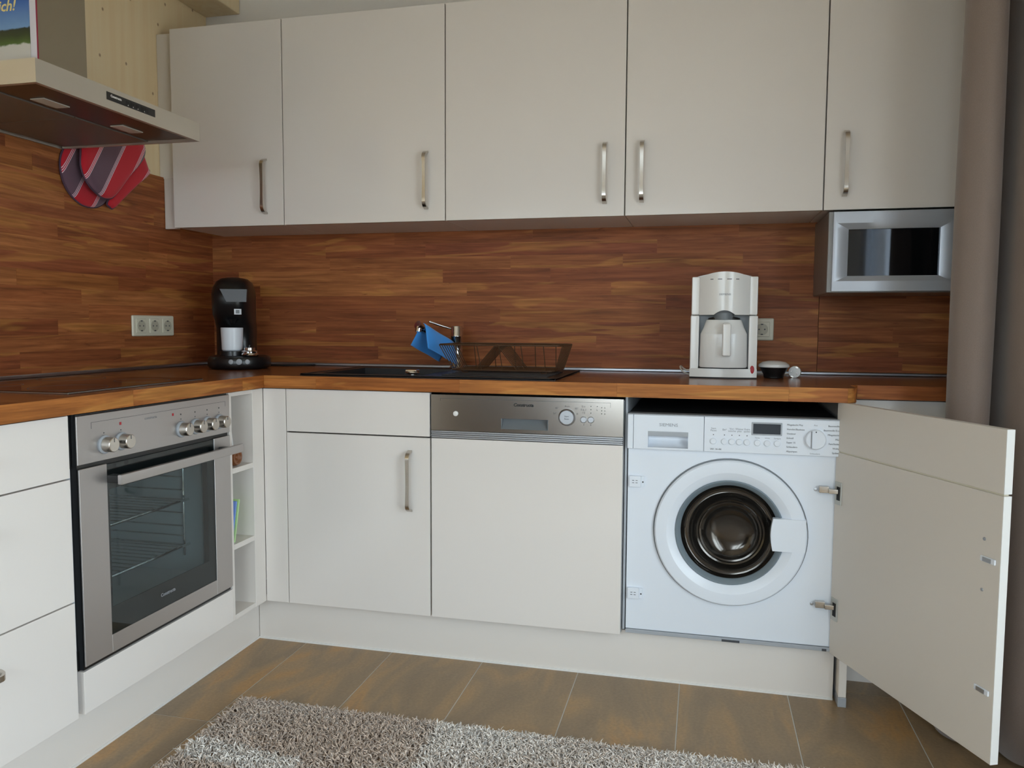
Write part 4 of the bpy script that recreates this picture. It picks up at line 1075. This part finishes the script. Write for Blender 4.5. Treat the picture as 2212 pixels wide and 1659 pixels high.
b = B(); b.tube(smooth_path([(1.375, .44, WT1 + .025), (1.345, .46, WT1 + .016), (1.325, .45, WT1 + .03), (1.33, .43, WT1 + .016), (1.352, .435, WT1 + .004), (1.375, .47, WT1 + .004)], 6), .003, 8); part('power_cord', b, PIPEW, fc)
# lidded dish and plug
jr = thing('lidded_dish', 'small round black dish with a white lid beside the filter coffee maker', 'dish', (1.6225, .37, WT1))
b = B(); b.lathe([(.028, 0), (.031, .002), (.032, .012), (.042, .030), (.043, .036), (0, .036)], (1.6225, .37, WT1), 'z', 40, cap0=True); part('bowl', b, BLACK, jr)
b = B(); b.lathe([(.0475, .0362), (.0485, .040), (.047, .045), (.036, .0525), (.018, .056), (0, .057)], (1.6225, .37, WT1), 'z', 40, cap0=True); part('lid', b, PWHITE, jr)
pl = thing('mains_plug', 'white mains plug lying on the worktop beside the small black dish', 'plug', (1.69, .40, WT1))
PLM = Matrix.Translation((1.69, .40, WT1 + .0195)) @ Matrix.Rotation(R(-12), 4, 'Z') @ Matrix.Rotation(R(25), 4, 'Y')
b = B(); b.lathe([(0, .004), (.0185, .004), (.0193, .002), (.0193, -.012), (.016, -.024), (.008, -.034), (.005, -.045)], (0, 0, 0), 'y-', 28, cap1=True); part('body', b.xf(PLM), PWHITE, pl)
for s in (-1, 1):
    b = B(); b.tube([(s * .0095, -.003, 0), (s * .0095, -.022, 0)], .0023, 10); part('pin', b.xf(PLM), CHROME, pl)
for s in (-1, 1):
    b = B(); b.box(-.004, .004, -.0055, .0, s * .0165 - .002, s * .0165 + .002); part('earth_contact', b.xf(PLM), NICKEL, pl)
b = B(); b.tube(smooth_path([PLM @ Vector((0, .044, 0)), (1.70, .47, WT1 + .008), (1.66, .53, WT1 + .004), (1.60, .545, WT1 + .004), (1.56, .50, WT1 + .004)], 6), .003, 8); part('cord', b, PIPEW, pl)

# ------------------------------------------------------------------ microwave under the last wall cabinet
mw = thing('microwave', 'silver microwave oven mounted under the wall cabinet beside the curtain', 'microwave', (2.0, .4, 1.178))
mx0, mx1, mz0, mz1, my = 1.7735, 2.235, 1.180, 1.4215, .262
b = B(); b.box(mx0 - .012, mx1, my + .022, .585, mz0 - .004, mz1 + .0, .002, 1); part('housing', b, mat('silver_housing', (150, 148, 146), .4, .5), mw)
wx0_, wx1_, wz0_, wz1_ = 1.818, 2.070, 1.226, 1.366
b = B()
def fr_pt(x, z, y): return b.bm.verts.new((x, y, z))
def rect(x0, x1, z0, z1, y, n=12):
    out = []
    for (ax, az), (cx_, cz_) in zip(((x0, z0), (x1, z0), (x1, z1), (x0, z1)), ((x1, z0), (x1, z1), (x0, z1), (x0, z0))):
        for k in range(n): out.append((ax + (cx_ - ax) * k / n, y, az + (cz_ - az) * k / n))
    return out
dx1_ = 2.118
r0 = b.ring(rect(mx0, dx1_, mz0, mz1 - .004, my + .02)); r1 = b.ring(rect(mx0, dx1_, mz0, mz1 - .004, my)); 
o2 = rect(mx0 + .008, dx1_ - .018, mz0 + .03, mz1 - .038, my - .0005)
r2 = b.ring([(x + (.006 * math.sin(math.pi * (z - mz0) / (mz1 - mz0)) if x < 1.8 else 0), y, z) for x, y, z in o2])
r3 = b.ring([(x, my + (.012 if x < 1.9 else .007), z) for x, y, z in rect(wx0_, wx1_, wz0_, wz1_, my)]); r4 = b.ring(rect(wx0_, wx1_, wz0_, wz1_, my + .022))
for a, c_ in ((r0, r1), (r1, r2), (r2, r3), (r3, r4)): b.bridge(a, c_)
dr = part('door', b, MICROW, mw, smooth=25)
b = B(); b.box(wx0_, wx1_, my + .0150, my + .0215, wz0_, wz1_); part('door_window', b, mat('mirror_window', (60, 62, 66), .04, .9), dr, 'dark mirrored window')
b = B(); b.box(dx1_ + .001, mx1, my + .002, my + .022, mz0, mz1 - .004, .002, 1); cpm = part('control_panel', b, MICROW, mw)
for k, z in enumerate((1.34, 1.25)):
    b = B(); b.lathe([(.018, 0), (.017, .014), (.015, .016), (0, .016)], (2.176, my + .002, z), 'y-', 28); part('knob', b, MICROW, mw)

# ------------------------------------------------------------------ curtain
CP = [(2.055, .02), (2.02, -.055), (2.022, -.115), (2.058, -.150), (2.095, -.120), (2.103, -.04), (2.122, -.01), (2.138, -.06), (2.138, -.15), (2.156, -.21), (2.19, -.235), (2.24, -.24), (2.285, -.22), (2.305, -.15), (2.32, -.13), (2.345, -.20)]
cpv = smooth_path([(x, y, 0) for x, y in CP], 7)
cc = Vector((2.18, -.25, 0))
b = B(); rows = []
for j in range(13):
    t = j / 12; z = .012 + t * 2.36
    rows.append(b.ring([(cc.x + (p.x - cc.x) * (1.0 - .015 * (1 - t)) + .003 * math.sin(7 * t + i * .15), cc.y + (p.y - cc.y) * (1.04 - .06 * t), z) for i, p in enumerate(cpv)]))
for a, c_ in zip(rows[:-1], rows[1:]): b.bridge(a, c_, False)
cu = solo('curtain', b, CURTAIN, 'long taupe curtain hanging in folds at the right edge', 'curtain', (2.18, -.25, .012), smooth=80)
md = cu.modifiers.new('thick', 'SOLIDIFY'); md.thickness = .003
b = B(); b.tube([(2.28, .45, 2.4), (2.28, -3.0, 2.4)], .012, 12); solo('curtain_rail', b, ALU, 'slim metal curtain rail fixed above the patio door', 'curtain rail', (2.28, -1.2, 2.4))

# ------------------------------------------------------------------ shag rug
rg = thing('shag_rug', 'shaggy brown and cream rug lying on the tiled floor', 'rug', (1.0, -1.0, 0))
GX0, GX1, GY0, GY1 = .165, 1.86, -1.62, -.405
b = B(); b.box(GX0, GX1, GY0, GY1, .0005, .010, .003, 1); part('backing', b, mat('rug_backing', (176, 156, 140), .95), rg)
rng = np.random.default_rng(4)
def pile():
    xs, ys = [], []
    A = rng.random((58000, 2))
    # dense towards the edge nearest the cabinets
    x = GX0 + (GX1 - GX0) * A[:, 0]; y = GY1 - (GY1 - GY0) * A[:, 1] ** 1.55
    n = len(x)
    # patchwork of brown and cream fields
    f = np.sin((x - .72) * 5.3 + .5 * np.sin(y * 7)) * np.cos((y + .56) * 6.1 + .4 * np.sin(x * 6))
    f2 = np.sin(x * 11 + 2 * np.sin(y * 5)) * .25 + np.sin(y * 17 + x * 3) * .2
    light = np.where(x > .74, .55, 0) + f2 * .6 + rng.normal(0, .22, n)
    band = (y < -.615 - .12 * (x - .2)) & (y > -.70 - .12 * (x - .2)) & (x < .48)
    light = np.where(band, .8 + rng.normal(0, .25, n), light)
    light = np.clip(light, 0, 1)
    h = rng.uniform(.020, .034, n)
    th = rng.uniform(0, 2 * np.pi, n); lean = rng.uniform(.006, .020, n)
    curl = rng.uniform(.002, .006, n); ph = rng.uniform(0, 2 * np.pi, n)
    K = 5
    t = np.linspace(0, 1, K)
    cx_ = x[:, None] + np.cos(th)[:, None] * lean[:, None] * t ** 1.6 + curl[:, None] * np.sin(ph[:, None] + t * 5.0) * t
    cy_ = y[:, None] + np.sin(th)[:, None] * lean[:, None] * t ** 1.6 + curl[:, None] * np.cos(ph[:, None] + t * 5.0) * t
    cz_ = .008 + h[:, None] * (t - .32 * t ** 3)
    rad = rng.uniform(.0015, .0024, n)[:, None] * np.array([1.1, 1.15, 1.1, .95, .5])
    V = np.empty((n, K, 3, 3))
    for k in range(3):
        a = th[:, None] + k * 2 * np.pi / 3
        V[:, :, k, 0] = cx_ + rad * np.cos(a); V[:, :, k, 1] = cy_ + rad * np.sin(a); V[:, :, k, 2] = cz_ + rad * .3 * (k - 1)
    nv = K * 3
    F = []
    for j in range(K - 1):
        for k in range(3):
            F.append((j * 3 + k, j * 3 + (k + 1) % 3, (j + 1) * 3 + (k + 1) % 3, (j + 1) * 3 + k))
    F = np.array(F)
    faces = (F[None] + (np.arange(n) * nv)[:, None, None]).reshape(-1, 4)
    me = bpy.data.meshes.new('pile')
    me.vertices.add(n * nv); me.vertices.foreach_set('co', (V.reshape(-1, 3) - np.array(wloc(rg))).ravel())
    me.loops.add(faces.size); me.loops.foreach_set('vertex_index', faces.ravel().astype(np.int32))
    me.polygons.add(len(faces)); me.polygons.foreach_set('loop_start', np.arange(0, faces.size, 4, dtype=np.int32))
    me.update(calc_edges=True)
    dk, lt = np.array(lin((212, 190, 172))), np.array(lin((252, 246, 238)))
    col = dk + (lt - dk) * light[:, None]
    col *= rng.uniform(.72, 1.18, n)[:, None]
    ca = me.color_attributes.new('yarn', 'FLOAT_COLOR', 'POINT')
    C4 = np.ones((n, nv, 4)); C4[:, :, :3] = col[:, None, :]
    ca.data.foreach_set('color', C4.ravel())
    m = bpy.data.materials.new('rug_yarn'); m.use_nodes = True
    nt = m.node_tree; at = nt.nodes.new('ShaderNodeAttribute'); at.attribute_name = 'yarn'
    bs = nt.nodes['Principled BSDF']; nt.links.new(at.outputs['Color'], bs.inputs['Base Color']); bs.inputs['Roughness'].default_value = .85; bs.inputs['Sheen Weight'].default_value = .2
    me.materials.append(m)
    me.polygons.foreach_set('use_smooth', [True] * len(me.polygons))
    o = bpy.data.objects.new('pile', me); link(o, rg, wloc(rg)); o['kind'] = 'stuff'
pile()

# keep large faces optically flat beside their rounded edges
for o in list(COL.objects):
    if o.type == 'MESH' and o.data.name in BEVELLED:
        wn = o.modifiers.new('flat_faces', 'WEIGHTED_NORMAL'); wn.keep_sharp = True
